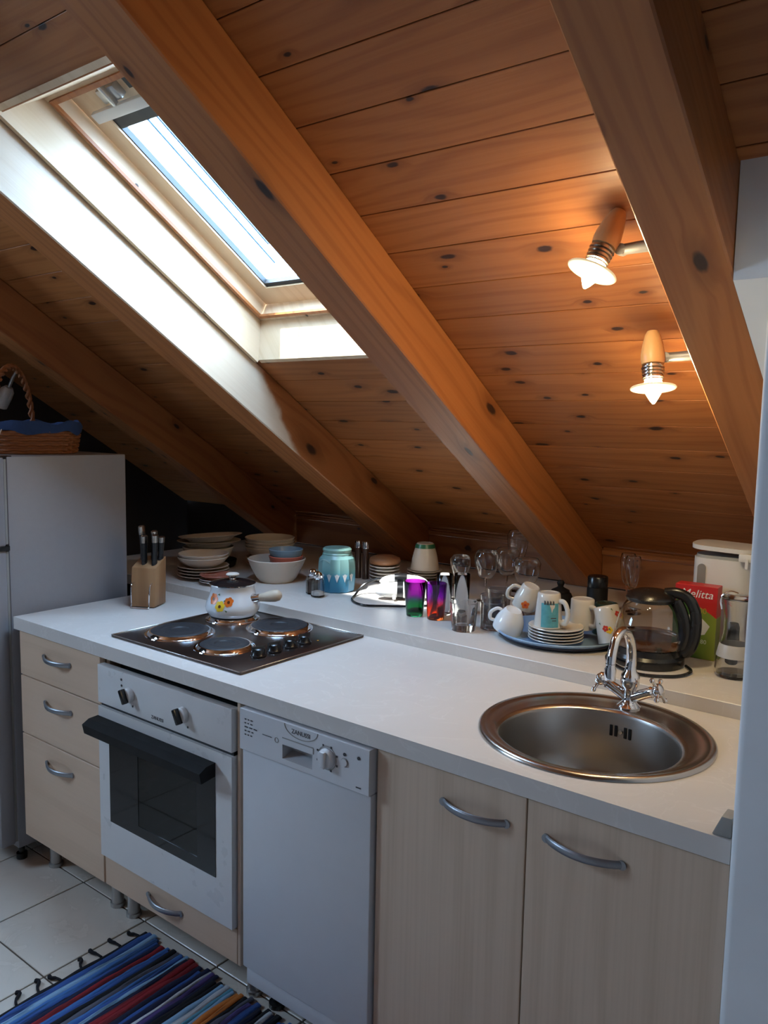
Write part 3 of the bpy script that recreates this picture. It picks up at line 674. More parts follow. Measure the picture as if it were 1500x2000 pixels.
B().tube(spt, [.0125-.0025*min(1, i/20) for i in range(len(spt))], 20, up=(1, 0, 0)).lathe([(.0, .094), (.0125, .094), (.0128, .118), (.0105, .122), (.0105, .13)], 24, Matrix.Translation((0, -.122, 0))).obj('spout', M_CHROME, fc)
for s in (-1, 1):
    arm = B().tube([(s*.008, 0, .024), (s*.03, -.002, .036), (s*.050, -.004, .046)], [.0125, .0118, .0110], 16)
    ao = arm.obj('valve_arm', M_CHROME, fc)
    hdm = Matrix.Translation((s*.050, -.004, .046)) @ Matrix.Rotation(s*radians(66), 4, 'Y')
    hb = B().lathe([(0, 0), (.0125, 0), (.013, .004), (.010, .008), (.0145, .013), (.0165, .020), (.0145, .027), (.008, .031), (0, .032)], 24, hdm)
    for k in range(4):
        an = k*pi/2+.5; dv = hdm.to_3x3() @ Vector((cos(an), sin(an), 0)); o0 = hdm @ Vector((0, 0, .020))
        hb.tube([o0+dv*.012, o0+dv*.022, o0+dv*.027], [.0045, .0038, .0042], 10)
        hb.lathe([(0, -.0062), (.004, -.0048), (.0062, 0), (.004, .0048), (0, .0062)], 12, Matrix.Translation(o0+dv*.031))
    hb.obj('cross_handle', M_CHROME, ao)
# small grey wedge at the end of the worktop
wd = B(); wd.prism([(-.030, 0), (.0, 0), (.0, .034), (-.016, .034)], 0, .036, Matrix(((1, 0, 0, 0), (0, 0, 1, 0), (0, 1, 0, 0), (0, 0, 0, 1))))
bmesh.ops.bevel(wd.b, geom=wd.b.edges[:], offset=.002, segments=2, profile=.5, affect='EDGES')
tag(wd.obj('end_stop', M_GREY, None, (2.202, .004, H+.0002)), 'small grey plastic wedge at the worktop corner against the white wall', 'wedge')

# ------------------------------------------------------------------ twin spotlights on the rafter
R0 = Vector((cos(YAW), -sin(YAW), 0)); M_SPOTGREY = pm('grey_lamp_metal', (.20, .19, .20), .4, .3)
spots = thing('twin_spotlight', 'lit twin spotlight with wooden heads and glass discs on the rafter side', 'lamp', (1.957, .40, 1.772))
sl_ = spots.location
J = [Vector((1.87, .256, 1.865)), Vector((1.87, .541, 1.679))]
c1 = Vector((1.960, J[0].y-.03, J[0].z+.019)); c2 = Vector((1.960, J[1].y+.03, J[1].z-.019))
B().tube([c1-sl_, c2-sl_], .014, sec=[(.9, .5), (-.9, .5), (-.9, -.5), (.9, -.5)], up=(1, 0, 0)).obj('rail', M_SPOTGREY, spots, sm=0)
TOC = Vector((-_f.x, -_f.y, 0))
axes = [(-.404*R0+.10*TOC+Vector((0, 0, -.915))).normalized(), (.20*TOC+Vector((0, 0, -1))).normalized()]
offs = [J[0]-R0*.036+Vector((0, 0, .004)), J[1]-R0*.029+Vector((0, 0, -.018))]
HEAD = B().lathe([(0, .078), (.012, .078), (.0165, .070), (.0225, .048), (.0262, .026), (.0265, .014), (.0245, .002), (.0, .000)], 36).mesh('spot_head', M_SPOTWOOD)
SPR = B()
for k in range(4): SPR.lathe([(.0205, -.003-k*.0075), (.0255-k*.0007, -.0045-k*.0075), (.0255-k*.0007, -.0075-k*.0075), (.0205, -.009-k*.0075)], 30)
SPR.lathe([(0, 0), (.0205, 0), (.0205, -.034), (0, -.034)], 24)
SPRM = SPR.mesh('socket', M_STEEL)
BLB = B().lathe([(0, -.034), (.017, -.034), (.021, -.044), (.0205, -.056), (.014, -.070), (.007, -.082), (.0025, -.088), (0, -.089)], 28).mesh('bulb', M_BULB)
M_DISC = NT('frosted_glass_disc'); _nz = M_DISC.n('TexNoise', {'Vector': M_DISC.coords(), 'Scale': 14.0}).outputs[0]
_tl = M_DISC.n('BsdfTranslucent', {'Color': M_DISC.mix(_nz, (.82, .80, .74), (.88, .86, .82))}); _df = M_DISC.n('BsdfPrincipled', {'Base Color': (.8, .78, .72), 'Roughness': .3})
M_DISC.t.links.new(M_DISC.n('MixShader', {0: .35, 1: _tl.outputs[0], 2: _df.outputs[0]}).outputs[0], M_DISC.out.inputs[0])
DSC = B().lathe([(.0225, -.053), (.034, -.056), (.049, -.0545), (.0505, -.0525), (.049, -.0505), (.034, -.052), (.0225, -.049), (.0225, -.053)], 40).mesh('glass_disc', M_DISC.m)
for j, ax, of in zip(J, axes, offs):
    B().tube([j-sl_, Vector((1.925, j.y, j.z+.002))-sl_, Vector((1.955, j.y, j.z+.002))-sl_], [.0105, .0115, .0115], 14).obj('arm', M_SPOTGREY, spots)
    B().lathe([(0, -.010), (.011, -.010), (.012, 0), (.011, .010), (0, .010)], 16, Matrix.Translation(j-sl_) @ Matrix.Rotation(pi/2, 4, 'X')).obj('joint', M_SPOTGREY, spots)
    h = link('spot_head', HEAD, spots, of-sl_); h.rotation_mode = 'QUATERNION'; h.rotation_quaternion = ax.to_track_quat('-Z', 'Y')
    link('socket', SPRM, h); link('bulb', BLB, h, label='glowing bulb'); link('glass_disc', DSC, h)

# ------------------------------------------------------------------ crockery helpers
def cup_profile(r0, r1, h, t=.003, foot=.003, bulge=0.0):
    o = [(r0+(r1-r0)*k/8+bulge*sin(pi*k/8), foot+(h-foot)*k/8) for k in range(9)]
    i = [(r-t, max(z, foot+t)) for r, z in o[::-1]]
    return [(0, foot*.5), (r0*.78, foot*.5), (r0*.8, 0), (r0*.92, 0)]+o+[(r1-t*.5, h+.0006)]+i+[(0, foot+t)]
def bowl_profile(r0, r1, h, t=.003, n=9, p=.62):
    o = [(r0+(r1-r0)*(k/n)**p, .003+(h-.003)*(k/n)) for k in range(n+1)]
    i = [(max(r-t, .001), z+t*.6) for r, z in o[::-1]]
    return [(0, .002), (r0*.85, .002), (r0*.88, 0), (r0*.98, 0)]+o+[(r1-t*.4, h+.001)]+i+[(0, .003+t)]
def plate_profile(r, h=.018, t=.003):
    return [(0, .001), (r*.55, .001), (r*.56, 0), (r*.62, 0), (r*.66, .003), (r*.74, h*.55), (r*.97, h-.002), (r, h), (r*.985, h+.0012), (r*.74, h*.55+t), (r*.62, .003+t), (0, .003+t)]
ZS = SH+.0004
def solid(name, prof, mat, loc, label, ct, group=None, seg=48, rot=(0, 0, 0), sx=1.0, sy=1.0):
    return tag(B().lathe(prof, seg, None, sx, sy).obj(name, mat, None, loc, rot, sm=50), label, ct, group)
# --- plates left of the pan
tp = B().lathe(plate_profile(.135, .026), 56, None, 1.0, .72)
PLM = tp.mesh('serving_platter', M_CREAMC, 50)
def platter(loc, rot, label): return tag(link('serving_platter', PLM, None, loc, rot), label, 'platter')
cas = solid('casserole_dish', bowl_profile(.080, .108, .052, .004), M_CERAMIC, (-.165, .925, ZS+.029), 'ribbed white dish under the oval platters behind the knife block', 'dish')
solid('roasting_tin', [(0, 0), (.095, 0), (.10, .004), (.105, .028), (.102, .028), (.097, .006), (0, .004)], M_BLACKM, (-.150, .93, ZS), 'low black tin at the bottom of the platter pile', 'tin')
platter((-.160, .925, ZS+.0835), (radians(1), radians(-1), radians(38)), 'lower oval cream platter on the ribbed white dish')
platter((-.150, .925, ZS+.1060), (radians(-2), radians(-4), radians(38)), 'topmost oval cream platter, tilted, behind the knife block')
PX, PY2 = .030, .735
pb = B().lathe(plate_profile(.100, .016), 48).mesh('dinner_plate', M_BROWNC, 50)
for k in range(4): tag(link('dinner_plate', pb, None, (PX+random.uniform(-.003, .003), PY2, ZS+k*.0115)), '%s tan dinner plate in the stack beside the knife block' % ('lowest', 'second', 'third', 'topmost')[k], 'plate', 'tan plates in the stack beside the knife block')
sb = B().lathe(bowl_profile(.055, .098, .036, .003, p=.5), 48).mesh('soup_plate', M_CREAMC, 50)
for k in range(2): tag(link('soup_plate', sb, None, (PX+.002*k, PY2, ZS+.0480+k*.0125)), '%s cream soup plate on the tan plates beside the knife block' % ('lower', 'upper')[k], 'plate', 'cream soup plates on the tan stack')
M_REDD = pm('red_brown_glaze', (.33, .11, .075), .3, var=.1)
sq = B().lathe(plate_profile(.064, .014), 40).mesh('saucer', M_CERAMIC, 50)
for k in range(2): tag(link('saucer', sq, None, (.165, .688, ZS+k*.0075)), '%s white saucer under the small red-brown dish' % ('lower', 'upper')[k], 'saucer', 'saucers under the red-brown dish')
solid('small_dish', plate_profile(.066, .020), M_REDD, (.166, .690, ZS+.0165), 'small red-brown dish on two saucers behind the saucepan', 'dish', seg=40)
sp_m = B().lathe(bowl_profile(.060, .106, .045, .0032, p=.55), 48).mesh('soup_bowl', M_CREAMC, 50)
for k in range(4): tag(link('soup_bowl', sp_m, None, (.020, 1.105, ZS+.038+k*.0130)), '%s nested cream soup bowl in the stack behind the large cream bowl' % ('lowest', 'second', 'third', 'topmost')[k], 'bowl', 'nested soup bowls')
gp = B().lathe(plate_profile(.104, .016), 48).mesh('side_plate', M_BROWNC, 50)
for k in range(3): tag(link('side_plate', gp, None, (.022, 1.105, ZS+k*.0110)), '%s tan plate under the nested soup bowls' % ('lowest', 'middle', 'top')[k], 'plate', 'plates under the soup bowls')
BX, BY = .285, .885
solid('mixing_bowl', bowl_profile(.066, .112, .088, .004, p=.75), M_CREAMC, (BX, BY, ZS), 'large cream bowl holding the small coloured bowls', 'bowl', seg=56)
for k, (c, lb) in enumerate((((.10, .105, .11), 'dark grey small bowl lowest inside the large cream bowl'), ((.52, .14, .095), 'coral small bowl between the grey and the blue one'), ((.17, .25, .32), 'blue-grey small bowl on top inside the large cream bowl'))):
    solid('small_bowl', bowl_profile(.046, .066, .042, .003, p=.4), pm('bowl_glaze_%d' % k, c, .35, var=.08), (BX+.028, BY+.022, ZS+.0305+k*.0262), lb, 'bowl', 'small coloured bowls')
# cups in the shade behind the bowl
def mug(name, label, r0, r1, h, mat, loc, rot, hang=0.0, hs=.5, group=None, ct='mug', bulge=0.0, ribs=0, hr=.0048, hz=(.22, .82)):
    g = thing(name, label, ct, loc, rot, group)
    prof = cup_profile(r0, r1, h, bulge=bulge); bb = B().lathe(prof, 48)
    if ribs:
        for vv in bb.b.verts:
            a = math.atan2(vv.co.y, vv.co.x); r = math.hypot(vv.co.x, vv.co.y)
            if r > r0*.95: k = 1+.012*cos(a*ribs); vv.co.x *= k; vv.co.y *= k
    bb.obj('body', mat, g, sm=50)
    rf = lambda z: r0+(r1-r0)*z/h+bulge*sin(pi*z/h)
    z0, z1 = h*hz[0], h*hz[1]; out = hs*(z1-z0)
    pts = cat([(rf(z0)-.002, 0, z0), (rf(z0)+out*.75, 0, z0+(z1-z0)*.02), (max(rf(z0), rf(z1))+out, 0, (z0+z1)/2), (rf(z1)+out*.75, 0, z1-(z1-z0)*.02), (rf(z1)-.002, 0, z1)], 6)
    B().tube(pts, hr, sec=[(c[0]*1.35, c[1]) for c in circ(0, 0, 1, 10)], up=(0, 1, 0)).obj('handle', mat, g, (0, 0, 0), (0, 0, hang))
    return g, rf
mug('teacup', 'small cream teacup in the shade behind the salt shakers', .024, .036, .055, M_CREAMC, (.390, 1.18, ZS), (0, 0, 0), radians(-120), .6, ct='cup')
solid('egg_cup', cup_profile(.018, .026, .060), M_BROWNC, (.345, 1.19, ZS), 'small tan cup beside the cream teacup in the shade', 'cup', seg=32)
# --- salt and pepper, jar, mills
def shaker(loc, label, fill, fcol, ang):
    g = thing('shaker', label, 'shaker', loc, (0, 0, ang))
    def sq(r, z, k=.30): return r, z
    prof = [(.0, .001), (.022, .001), (.0255, .004), (.0255, .052), (.023, .062), (.015, .070), (.0135, .071), (.0215, .060), (.0235, .050), (.0235, .008), (0, .006)]
    bb = B().lathe(prof, 8, Matrix.Rotation(pi/8, 4, 'Z')); bb.obj('glass_body', M_GLASS, g, sm=30)
    B().lathe([(0, .0065), (.0228, .0085), (.0228, fill), (.012, fill+.004), (0, fill+.002)], 8, Matrix.Rotation(pi/8, 4, 'Z')).obj('contents', fcol, g, sm=30)
    B().lathe([(.0150, .066), (.0165, .068), (.0165, .080), (.0135, .088), (.006, .0915), (0, .092)], 24).obj('cap', M_CHROME, g)
shaker((.556, .800, ZS), 'glass pepper shaker with a steel cap beside the blue jar', .050, pm('ground_pepper', (.10, .06, .04), .9), .3)
shaker((.600, .778, ZS), 'glass salt shaker with a steel cap, a little salt left in it', .018, pm('salt', (.8, .79, .77), .9), .5)
jar = thing('storage_jar', 'teal ceramic storage jar with white leaf pattern and pale lid', 'jar', (.571, .912, ZS), (0, 0, radians(-40)))
jp = [(.062, .0), (.066, .004), (.068, .03), (.069, .075), (.068, .105), (.064, .122), (.055, .133), (.052, .137)]
M_JAR = layered('teal_glaze', [(0, (.025, .16, .30)), (.38, (.035, .20, .33)), (.50, (.11, .27, .29)), (.62, (.15, .29, .29)), (1, (.17, .31, .30))], 2, .28, .006, 1/.15, 0, 'LINEAR')
B().lathe([(0, 0)]+jp+[(.049, .137), (.050, .13), (0, .13)], 12).obj('body', M_JAR, jar, sm=25)
B().lathe([(0, .134), (.0525, .134), (.054, .1375), (.0505, .142), (.0525, .148), (.0535, .153), (.048, .159), (0, .161)], 36).obj('lid', pm('pale_teal_glaze', (.17, .31, .28), .28), jar)
jf = profile_fn(jp); tl = []; sc_ = []
for k in range(9):
    a = -pi/2-1.1+k*.42; tl.append((a, [(-.009, .066), (-.0065, .068), (0, .050), (.0065, .068), (.009, .066), (0, .040)])); tl.append((a, circ(0, .066, .0045, 8)))
decal(jar, tl, jf, pm('white_motif', (.5, .52, .55), .35), 'leaf_print', .0016)
for k in range(9):
    a = -pi/2-1.1+k*.84-.8; sc_.append((a, [(-.028+.0056*i, .112+.010*sin(pi*i/10)) for i in range(11)]+[(.028-.0056*i, .1085+.010*sin(pi*i/10)) for i in range(11)]))
jl = B()
for a, poly in sc_[:4]:
    for i in range(10):
        q = [poly[i], poly[i+1], poly[20-i], poly[21-i]]
        vs = []
        for s, z in q: r = jf(z)+.0014; vs.append(jl.b.verts.new((r*cos(a+s/r), r*sin(a+s/r), z)))
        jl.b.faces.new(vs)
jl.obj('scallop_print', pm('pale_scallop', (.25, .38, .36), .35), jar, sm=60)
for i, (x, y, lb) in enumerate(((.474, 1.150, 'slim steel spice mill closest to the teal jar'), (.512, 1.150, 'slim steel spice mill between the teal jar and the wooden lid'))):
    g = thing('spice_mill', lb, 'mill', (x, y, ZS), (0, 0, 0), 'slim spice mills')
    B().lathe([(0, 0), (.0125, 0), (.0125, .122), (0, .122)], 20).obj('body', pm('dark_mill_body_%d' % i, (.05, .025, .018), .2), g)
    B().lathe([(0, .122), (.0140, .122), (.0140, .140), (.012, .149), (0, .151)], 20).obj('cap', M_CHROME, g)
sc2 = (.590, 1.175)
for k in range(5): solid('saucer', plate_profile(.060, .012), M_CERAMIC, (sc2[0], sc2[1], ZS+k*.0125), '%s white saucer of five under the wooden lid behind the hand mixer' % ('lowest', 'second', 'third', 'fourth', 'topmost')[k], 'saucer', 'saucers behind the hand mixer', 36)
solid('wooden_bowl', [(0, .0), (.046, 0), (.058, .006), (.062, .016), (.058, .026), (.040, .034), (0, .036)], wood('brown_bowl_wood', (.32, .15, .07), (.22, .09, .04), 0, rings=3, knots=0), (sc2[0], sc2[1], ZS+.0655), 'round brown wooden lid on the saucers behind the hand mixer', 'lid', seg=40)
solid('cork_mat', [(0, 0), (.105, 0), (.107, .004), (.105, .008), (0, .008)], pm('cork', (.42, .30, .19), .8, var=.15, scale=70), (.745, 1.245, ZS), 'round tan cork mat lying behind the hand mixer', 'mat')
# hand mixer
mx = thing('hand_mixer', 'white hand mixer with black grips lying on the shelf', 'mixer', (.850, .945, ZS+.002), (0, 0, radians(36)))
def blob(bb, xs, rw, rh, zc, seg=20):
    rings = [[bb.b.verts.new((x, w_*cos(2*pi*i/seg), z_+h_*sin(2*pi*i/seg))) for i in range(seg)] for x, w_, h_, z_ in zip(xs, rw, rh, zc)]
    for A_, B_ in zip(rings, rings[1:]):
        for i in range(seg): bb.b.faces.new((A_[i], A_[(i+1) % seg], B_[(i+1) % seg], B_[i]))
    bb.b.faces.new(rings[0][::-1]); bb.b.faces.new(rings[-1]); return bb
M_MIXER = pm('white_mixer_plastic', (.72, .72, .70), .3, var=.02)
blob(B(), [-.098, -.094, -.080, -.055, -.02, .04, .085, .098, .102], [.006, .016, .026, .031, .033, .033, .031, .022, .008], [.006, .014, .022, .026, .028, .029, .027, .02, .008], [.030, .030, .031, .032, .033, .033, .033, .033, .033]).obj('body', M_MIXER, mx, sm=60)
blob(B(), [-.022, -.020, .000, .002], [.030, .0340, .0345, .030], [.026, .0293, .0302, .027], [.033]*4).obj('black_band', M_BLACK, mx, sm=40)
B().tube(cat([(-.075, .010, .052), (-.06, .012, .066), (-.02, .012, .073), (.04, .012, .071), (.07, .01, .062), (.078, .01, .052)], 5), .0125, 12).obj('handle', M_MIXER, mx)
B().tube(cat([(-.030, .012, .072), (-.012, .012, .0735), (.012, .012, .073)], 4), .0155, 12).obj('grip', M_BLACK, mx)
B().tube([(-.030, -.018, .022), (-.030, -.030, .012), (-.030, -.034, .006)], [.007, .006, .006], 12).obj('beater_socket', M_MIXER, mx)
inv = Matrix.Translation(Vector((.850, .945, ZS+.002))) @ Matrix.Rotation(radians(36), 4, 'Z'); inv.invert()
cw = cat([(.806, .925, SH+.060), (.745, .945, SH+.062), (.690, .925, SH+.035), (.690, .875, SH+.0050), (.740, .800, SH+.0050), (.815, .770, SH+.0050), (.880, .810, SH+.0050), (.950, .870, SH+.0050), (1.00, .94, SH+.005)], 7)
B().tube([inv @ q for q in cw], .0040, 8).obj('cord', M_BLACK, mx)
# inverted cup with green foot, on saucers
for k in range(3): solid('saucer', plate_profile(.070, .013), M_CREAMC, (.700, 1.290, ZS+.0085+k*.011), '%s cream saucer under the upturned cup with a green ring' % ('lowest', 'middle', 'top')[k], 'saucer', 'saucers under the green-footed cup', 40)
gm, rf = mug('cup', 'cream cup with a green ring, upside down on saucers under the eaves', .034, .056, .105, M_CREAMC, (.700, 1.290, ZS+.0440+.1055), (pi, 0, 0), radians(-100), .35, ct='cup', bulge=.004)
B().lathe([(.0362, .004), (.0402, .016), (.0412, .0185), (.0365, .003)], 40).obj('green_ring', pm('green_glaze', (.03, .15, .08), .3), gm)
# --- tumblers and glasses
def tumbler_prof(r0, r1, h, t=.0022, base=.008):
    return [(0, 0), (r0*.96, 0), (r0, .002), (r1, h), (r1-t*.5, h+.0008), (r1-t, h), (r0-t*.6, base), (0, base)]
solid('tumbler', tumbler_prof(.027, .037, .112), glass('purple_green_glass', (.02, .22, .10), .03, 1.45, (.40, .02, .42), .045, .085), (1.017, .784, ZS), 'plastic tumbler shading from purple rim to green base', 'tumbler')
solid('tumbler', tumbler_prof(.027, .034, .115), glass('purple_orange_glass', (.75, .16, .04), .03, 1.45, (.28, .06, .42), .035, .085), (1.095, .790, ZS), 'plastic tumbler shading from violet rim to orange base', 'tumbler')
lw = solid('whisky_glass', tumbler_prof(.036, .042, .085, .003, .020), M_GLASS, (1.236, .732, ZS), 'clear heavy-based whisky glass at the front edge of the shelf', 'glass')
M_SMOKE = glass('grey_textured_glass', (.86, .86, .86), .05)
solid('whisky_glass', tumbler_prof(.037, .039, .083, .0025, .010), M_SMOKE, (1.292, .806, ZS), 'greyish textured tumbler beside the clear whisky glass', 'glass')
for (x, y), h in zip(((1.212, .985), (1.315, .985), (1.24, .895)), (.085, .085, .082)):
    solid('low_glass', tumbler_prof(.034, .039, h, .0025, .010), M_SMOKE, (x, y, ZS), 'low clear glass ' + {1.212: 'beside the tall straight glasses', 1.315: 'beside the rim of the blue tray', 1.24: 'right behind the clear whisky glass'}[x], 'glass', 'low glasses behind the whisky glasses')
for x, y in ((1.078, .862), (1.118, .905)):
    solid('tall_glass', tumbler_prof(.023, .026, .132, .0016, .006), M_GLASS, (x, y, ZS), 'tall straight clear glass ' + {1.078: 'close behind the violet and orange tumbler', 1.118: 'nearest the small wine glass'}[x], 'glass', 'tall glasses behind the coloured tumblers', 36)
def wine(rb, rm, hb, hs, foot=.032):
    o = [(.0038, .006), (.0034, .02), (.0034, hs-.01), (.006, hs)]+[(rb*sin(.16+k*.175)**.8 if k < 9 else rm, hs+hb*(1-cos(pi*k/10*.92))/(1-cos(pi*.92))) for k in range(1, 9)]+[(rm, hs+hb)]
    i = [(max(r-.0013, .0005), z+.001) for r, z in o[::-1] if z > hs+.001]
    return [(0, 0), (foot, 0), (foot, .0015), (foot*.5, .003)]+o+[(rm-.0006, hs+hb+.0006)]+i+[(0, hs+.004)]
WG = {'a': B().lathe(wine(.037, .030, .085, .070), 40).mesh('wine_glass', M_GLASS, 60), 'b': B().lathe(wine(.044, .036, .098, .078), 40).mesh('wine_glass', M_GLASS, 60),
      'c': B().lathe(wine(.049, .040, .095, .060), 40).mesh('wine_glass', M_GLASS, 60), 'd': B().lathe(wine(.040, .033, .115, .110), 40).mesh('wine_glass', M_GLASS, 60)}
for k, x, y, lb in (('a', .990, 1.095, 'small wine glass at the end of the row behind the tumblers'), ('b', 1.075, 1.130, 'wine glass behind the whisky glass'), ('b', 1.095, 1.240, 'wine glass half hidden in the middle of the row under the rafter'),
                    ('d', 1.070, 1.360, 'tallest wine glass standing deepest under the rafter'), ('c', 1.195, 1.200, 'wide brandy glass beneath the rafter edge')):
    tag(link('wine_glass', WG[k], None, (x, y, ZS)), lb, 'wine glass', 'stemmed glasses under the rafter')
FL = B().lathe(wine(.026, .023, .105, .085, .030), 32).mesh('champagne_flute', M_GLASS, 60)
for x, y, lb in ((1.535, 1.300, 'slim champagne flute behind the kettle, in front of its twin'), (1.500, 1.345, 'slim champagne flute close to the knee wall, behind its twin')): tag(link('champagne_flute', FL, None, (x, y, ZS)), lb, 'flute', 'champagne flutes')
tpot = thing('black_pot', 'small black pot with knobbed lid in the shade behind the mugs', 'pot', (1.330, 1.190, ZS))
B().lathe([(0, 0), (.032, 0), (.042, .012), (.045, .035), (.036, .055), (.030, .060), (0, .060)], 32).obj('body', M_BLACKM, tpot)
B().lathe([(.031, .060), (.030, .066), (.014, .074), (.009, .078), (.013, .090), (.009, .098), (0, .099)], 32).obj('lid', M_BLACKM, tpot)
bj = thing('black_canister', 'black canister in the shade left of the champagne flutes', 'canister', (1.450, 1.215, ZS))
B().lathe([(0, 0), (.034, 0), (.034, .085), (.030, .090), (0, .090)], 32).obj('body', M_BLACKM, bj); B().lathe([(0, .090), (.033, .090), (.033, .122), (.030, .126), (0, .126)], 32).obj('lid', M_BLACK, bj)

# --- tray of mugs
TC = (1.494, .846); TZ = ZS
M_TRAY = pm('blue_plastic', (.24, .38, .58), .35, var=.05); M_TRAYD = pm('navy_rubber', (.012, .018, .045), .5)
tray = thing('round_tray', 'round blue plastic tray crowded with upturned mugs', 'tray', (TC[0], TC[1], TZ))
B().lathe([(0, .004), (.150, .004), (.160, .007), (.172, .020), (.180, .024), (.182, .021), (.176, .014), (.165, .006), (.150, .002), (0, .002)], 64).obj('dish', M_TRAY, tray)
B().lathe([(0, .0), (.155, .0), (.170, .006), (.178, .0135), (.165, .0055), (.15, .0018), (0, .0018)], 64).obj('underside', M_TRAYD, tray)
TZ += .0045
SX_, SY_ = 1.512, .786
for k in range(5): solid('saucer', plate_profile(.078, .012), M_CERAMIC, (SX_, SY_, TZ+k*.0085), '%s white saucer of five in the stack on the blue tray' % ('lowest', 'second', 'third', 'fourth', 'topmost')[k], 'saucer', 'saucers on the tray', 48)
top = TZ+4*.0085+.0075
M_HOUSE = pm('white_mug_glaze', (.60, .58, .54), .14, var=.02, coat=.4)
hm_, rf = mug('mug', 'blue-painted mug with a house motif, upside down on the saucers', .032, .041, .098, M_HOUSE, (1.490, .780, top+.0985), (pi, 0, radians(12)), radians(20), .42, hr=.0055)
def wrap_grid(parent, rf, a0, s0, s1, z0, z1, mat, name, off=.0008, nx=14, nz=4):
    bb = B(); vs = [[None]*(nz+1) for _ in range(nx+1)]
    for i in range(nx+1):
        for j in range(nz+1):
            z = z0+(z1-z0)*j/nz; r = rf(z)+off; a = a0+(s0+(s1-s0)*i/nx)/r; vs[i][j] = bb.b.verts.new((r*cos(a), r*sin(a), z))
    for i in range(nx):
        for j in range(nz): bb.b.faces.new((vs[i][j], vs[i+1][j], vs[i+1][j+1], vs[i][j+1]))
    return bb.obj(name, mat, parent, sm=60)
M_TURQ = pm('turquoise_print', (.10, .36, .44), .2, var=.15, scale=90)
wrap_grid(hm_, rf, radians(66), -.024, .028, .026, .094, M_TURQ, 'sky_print')
decal(hm_, [(radians(66), [(-.010+.008*k, .030), (-.004+.008*k, .030), (-.005+.008*k, .018), (-.009+.008*k, .020)]) for k in range(4)]+[(radians(66), [(-.016, .066), (.000, .066), (.000, .069), (-.016, .069)]), (radians(66), [(-.016, .073), (-.004, .073), (-.004, .0755), (-.016, .0755)])], rf, M_PRINT, 'skyline_print', .0016)
decal(hm_, [(radians(66), [(-.012, .030), (.004, .030), (.000, .040), (-.003, .052), (-.006, .042), (-.010, .038)])], rf, M_HOUSE, 'house_print', .0018)
mug('mug', 'plain cream mug with a big handle, upside down behind the house mug', .0335, .036, .088, M_CERAMIC, (1.548, .880, TZ+.0260+.0885), (pi, 0, 0), radians(25), .50, hr=.0052)
mug('teacup', 'white ribbed teacup tipped over the left rim of the tray', .026, .044, .066, pm('bright_porcelain', (.74, .76, .78), .15, var=.02, coat=.3), (1.388, .762, TZ+.0760), (pi+radians(4), radians(20), 0), radians(160), .42, ct='cup', bulge=.006, ribs=24, hr=.0040)
c4, rf4 = mug('cup', 'flower-printed cup lying askew on top of the ribbed teacup', .026, .036, .072, M_HOUSE, (1.404, .838, TZ+.138), (pi+radians(4), radians(22), radians(4)), radians(150), .55, ct='cup', bulge=.004, hr=.0038)
decal(c4, flower(radians(60), .004, .050, .012, 5), rf4, M_ORANGE, 'flower_print'); decal(c4, [(radians(60), circ(.004, .050, .004, 8))], rf4, M_REDP, 'flower_print', .0018)
fm, rf5 = mug('mug', 'tall white mug with red and yellow flowers leaning on the tray rim', .034, .041, .100, M_HOUSE, (1.634, .842, TZ+.1120), (pi-radians(4), radians(-17), 0), radians(-110), .40, hr=.0050)
for da, zz in ((48, .078), (86, .060), (20, .026)):
    decal(fm, flower(radians(da), .0, zz, .0085, 5), rf5, M_REDP, 'flower_print'); decal(fm, flower(radians(da), -.010, zz+.006, .0095, 5, .5), rf5, M_YELLOW, 'flower_print', .0008)
    decal(fm, [(radians(da), [(.012, zz-.010), (.018, zz-.016), (.014, zz-.018)])], rf5, M_GREENP, 'leaf_print')
mug('mug', 'dark green mug hidden behind the flowered mug', .033, .039, .092, pm('dark_green_glaze', (.02, .045, .035), .25), (1.585, .968, TZ+.0925), (pi, 0, 0), radians(150), .45)

# --- kettle jug, filter box, coffee machine, pitcher
kt = thing('glass_kettle', 'round glass kettle with black handle, lid and base, a little water inside', 'kettle', (1.783, .776, ZS))
B().lathe([(0, 0), (0.0889, 0), (0.0912, .004), (0.0912, .022), (0.0844, .030), (0.0844, .046), (0, .046)], 48).obj('base', M_BLACK, kt)
gp_ = [(0.0832, .046), (0.0883, .060), (0.0883, .085), (0.0809, .120), (0.0684, .150), (0.0570, .168)]
B().lathe(gp_+[(0.0547, .168), (0.0661, .150), (0.0787, .120), (0.0861, .085), (0.0861, .062), (0.0809, .048), (0, .048)], 48).obj('glass_jug', M_KGLASS, kt, sm=60)
B().lathe([(0, .0485), (0.0804, .0485), (0.0849, .062), (0.0853, .074), (0, .074)], 40).obj('water', glass('water', (.97, .97, .96), 0, 1.33), kt)
B().lathe([(.0565, .164), (.061, .166), (.063, .174), (.056, .186), (.038, .193), (0, .195)], 40).obj('lid', M_BLACK, kt)
hk = cat([(.036, 0, .188), (.064, 0, .192), (.092, 0, .182), (.110, 0, .152), (.115, 0, .112), (.111, 0, .072), (.100, 0, .044), (.080, 0, .036)], 6)
B().tube(hk, [.0115]*len(hk), sec=[(c[0]*1.25, c[1]*.95) for c in circ(0, 0, 1, 12)], up=(0, 1, 0)).obj('handle', M_BLACK, kt, (0, 0, 0), (0, 0, radians(8)))
B().tube(cat([(.075, 0, .046), (.083, 0, .09), (.075, 0, .135), (.057, 0, .172)], 5), .0085, sec=[(c[0]*1.9, c[1]) for c in circ(0, 0, 1, 10)], up=(0, 1, 0)).obj('spine', M_BLACK, kt, (.006, 0, 0), (0, 0, radians(8)))
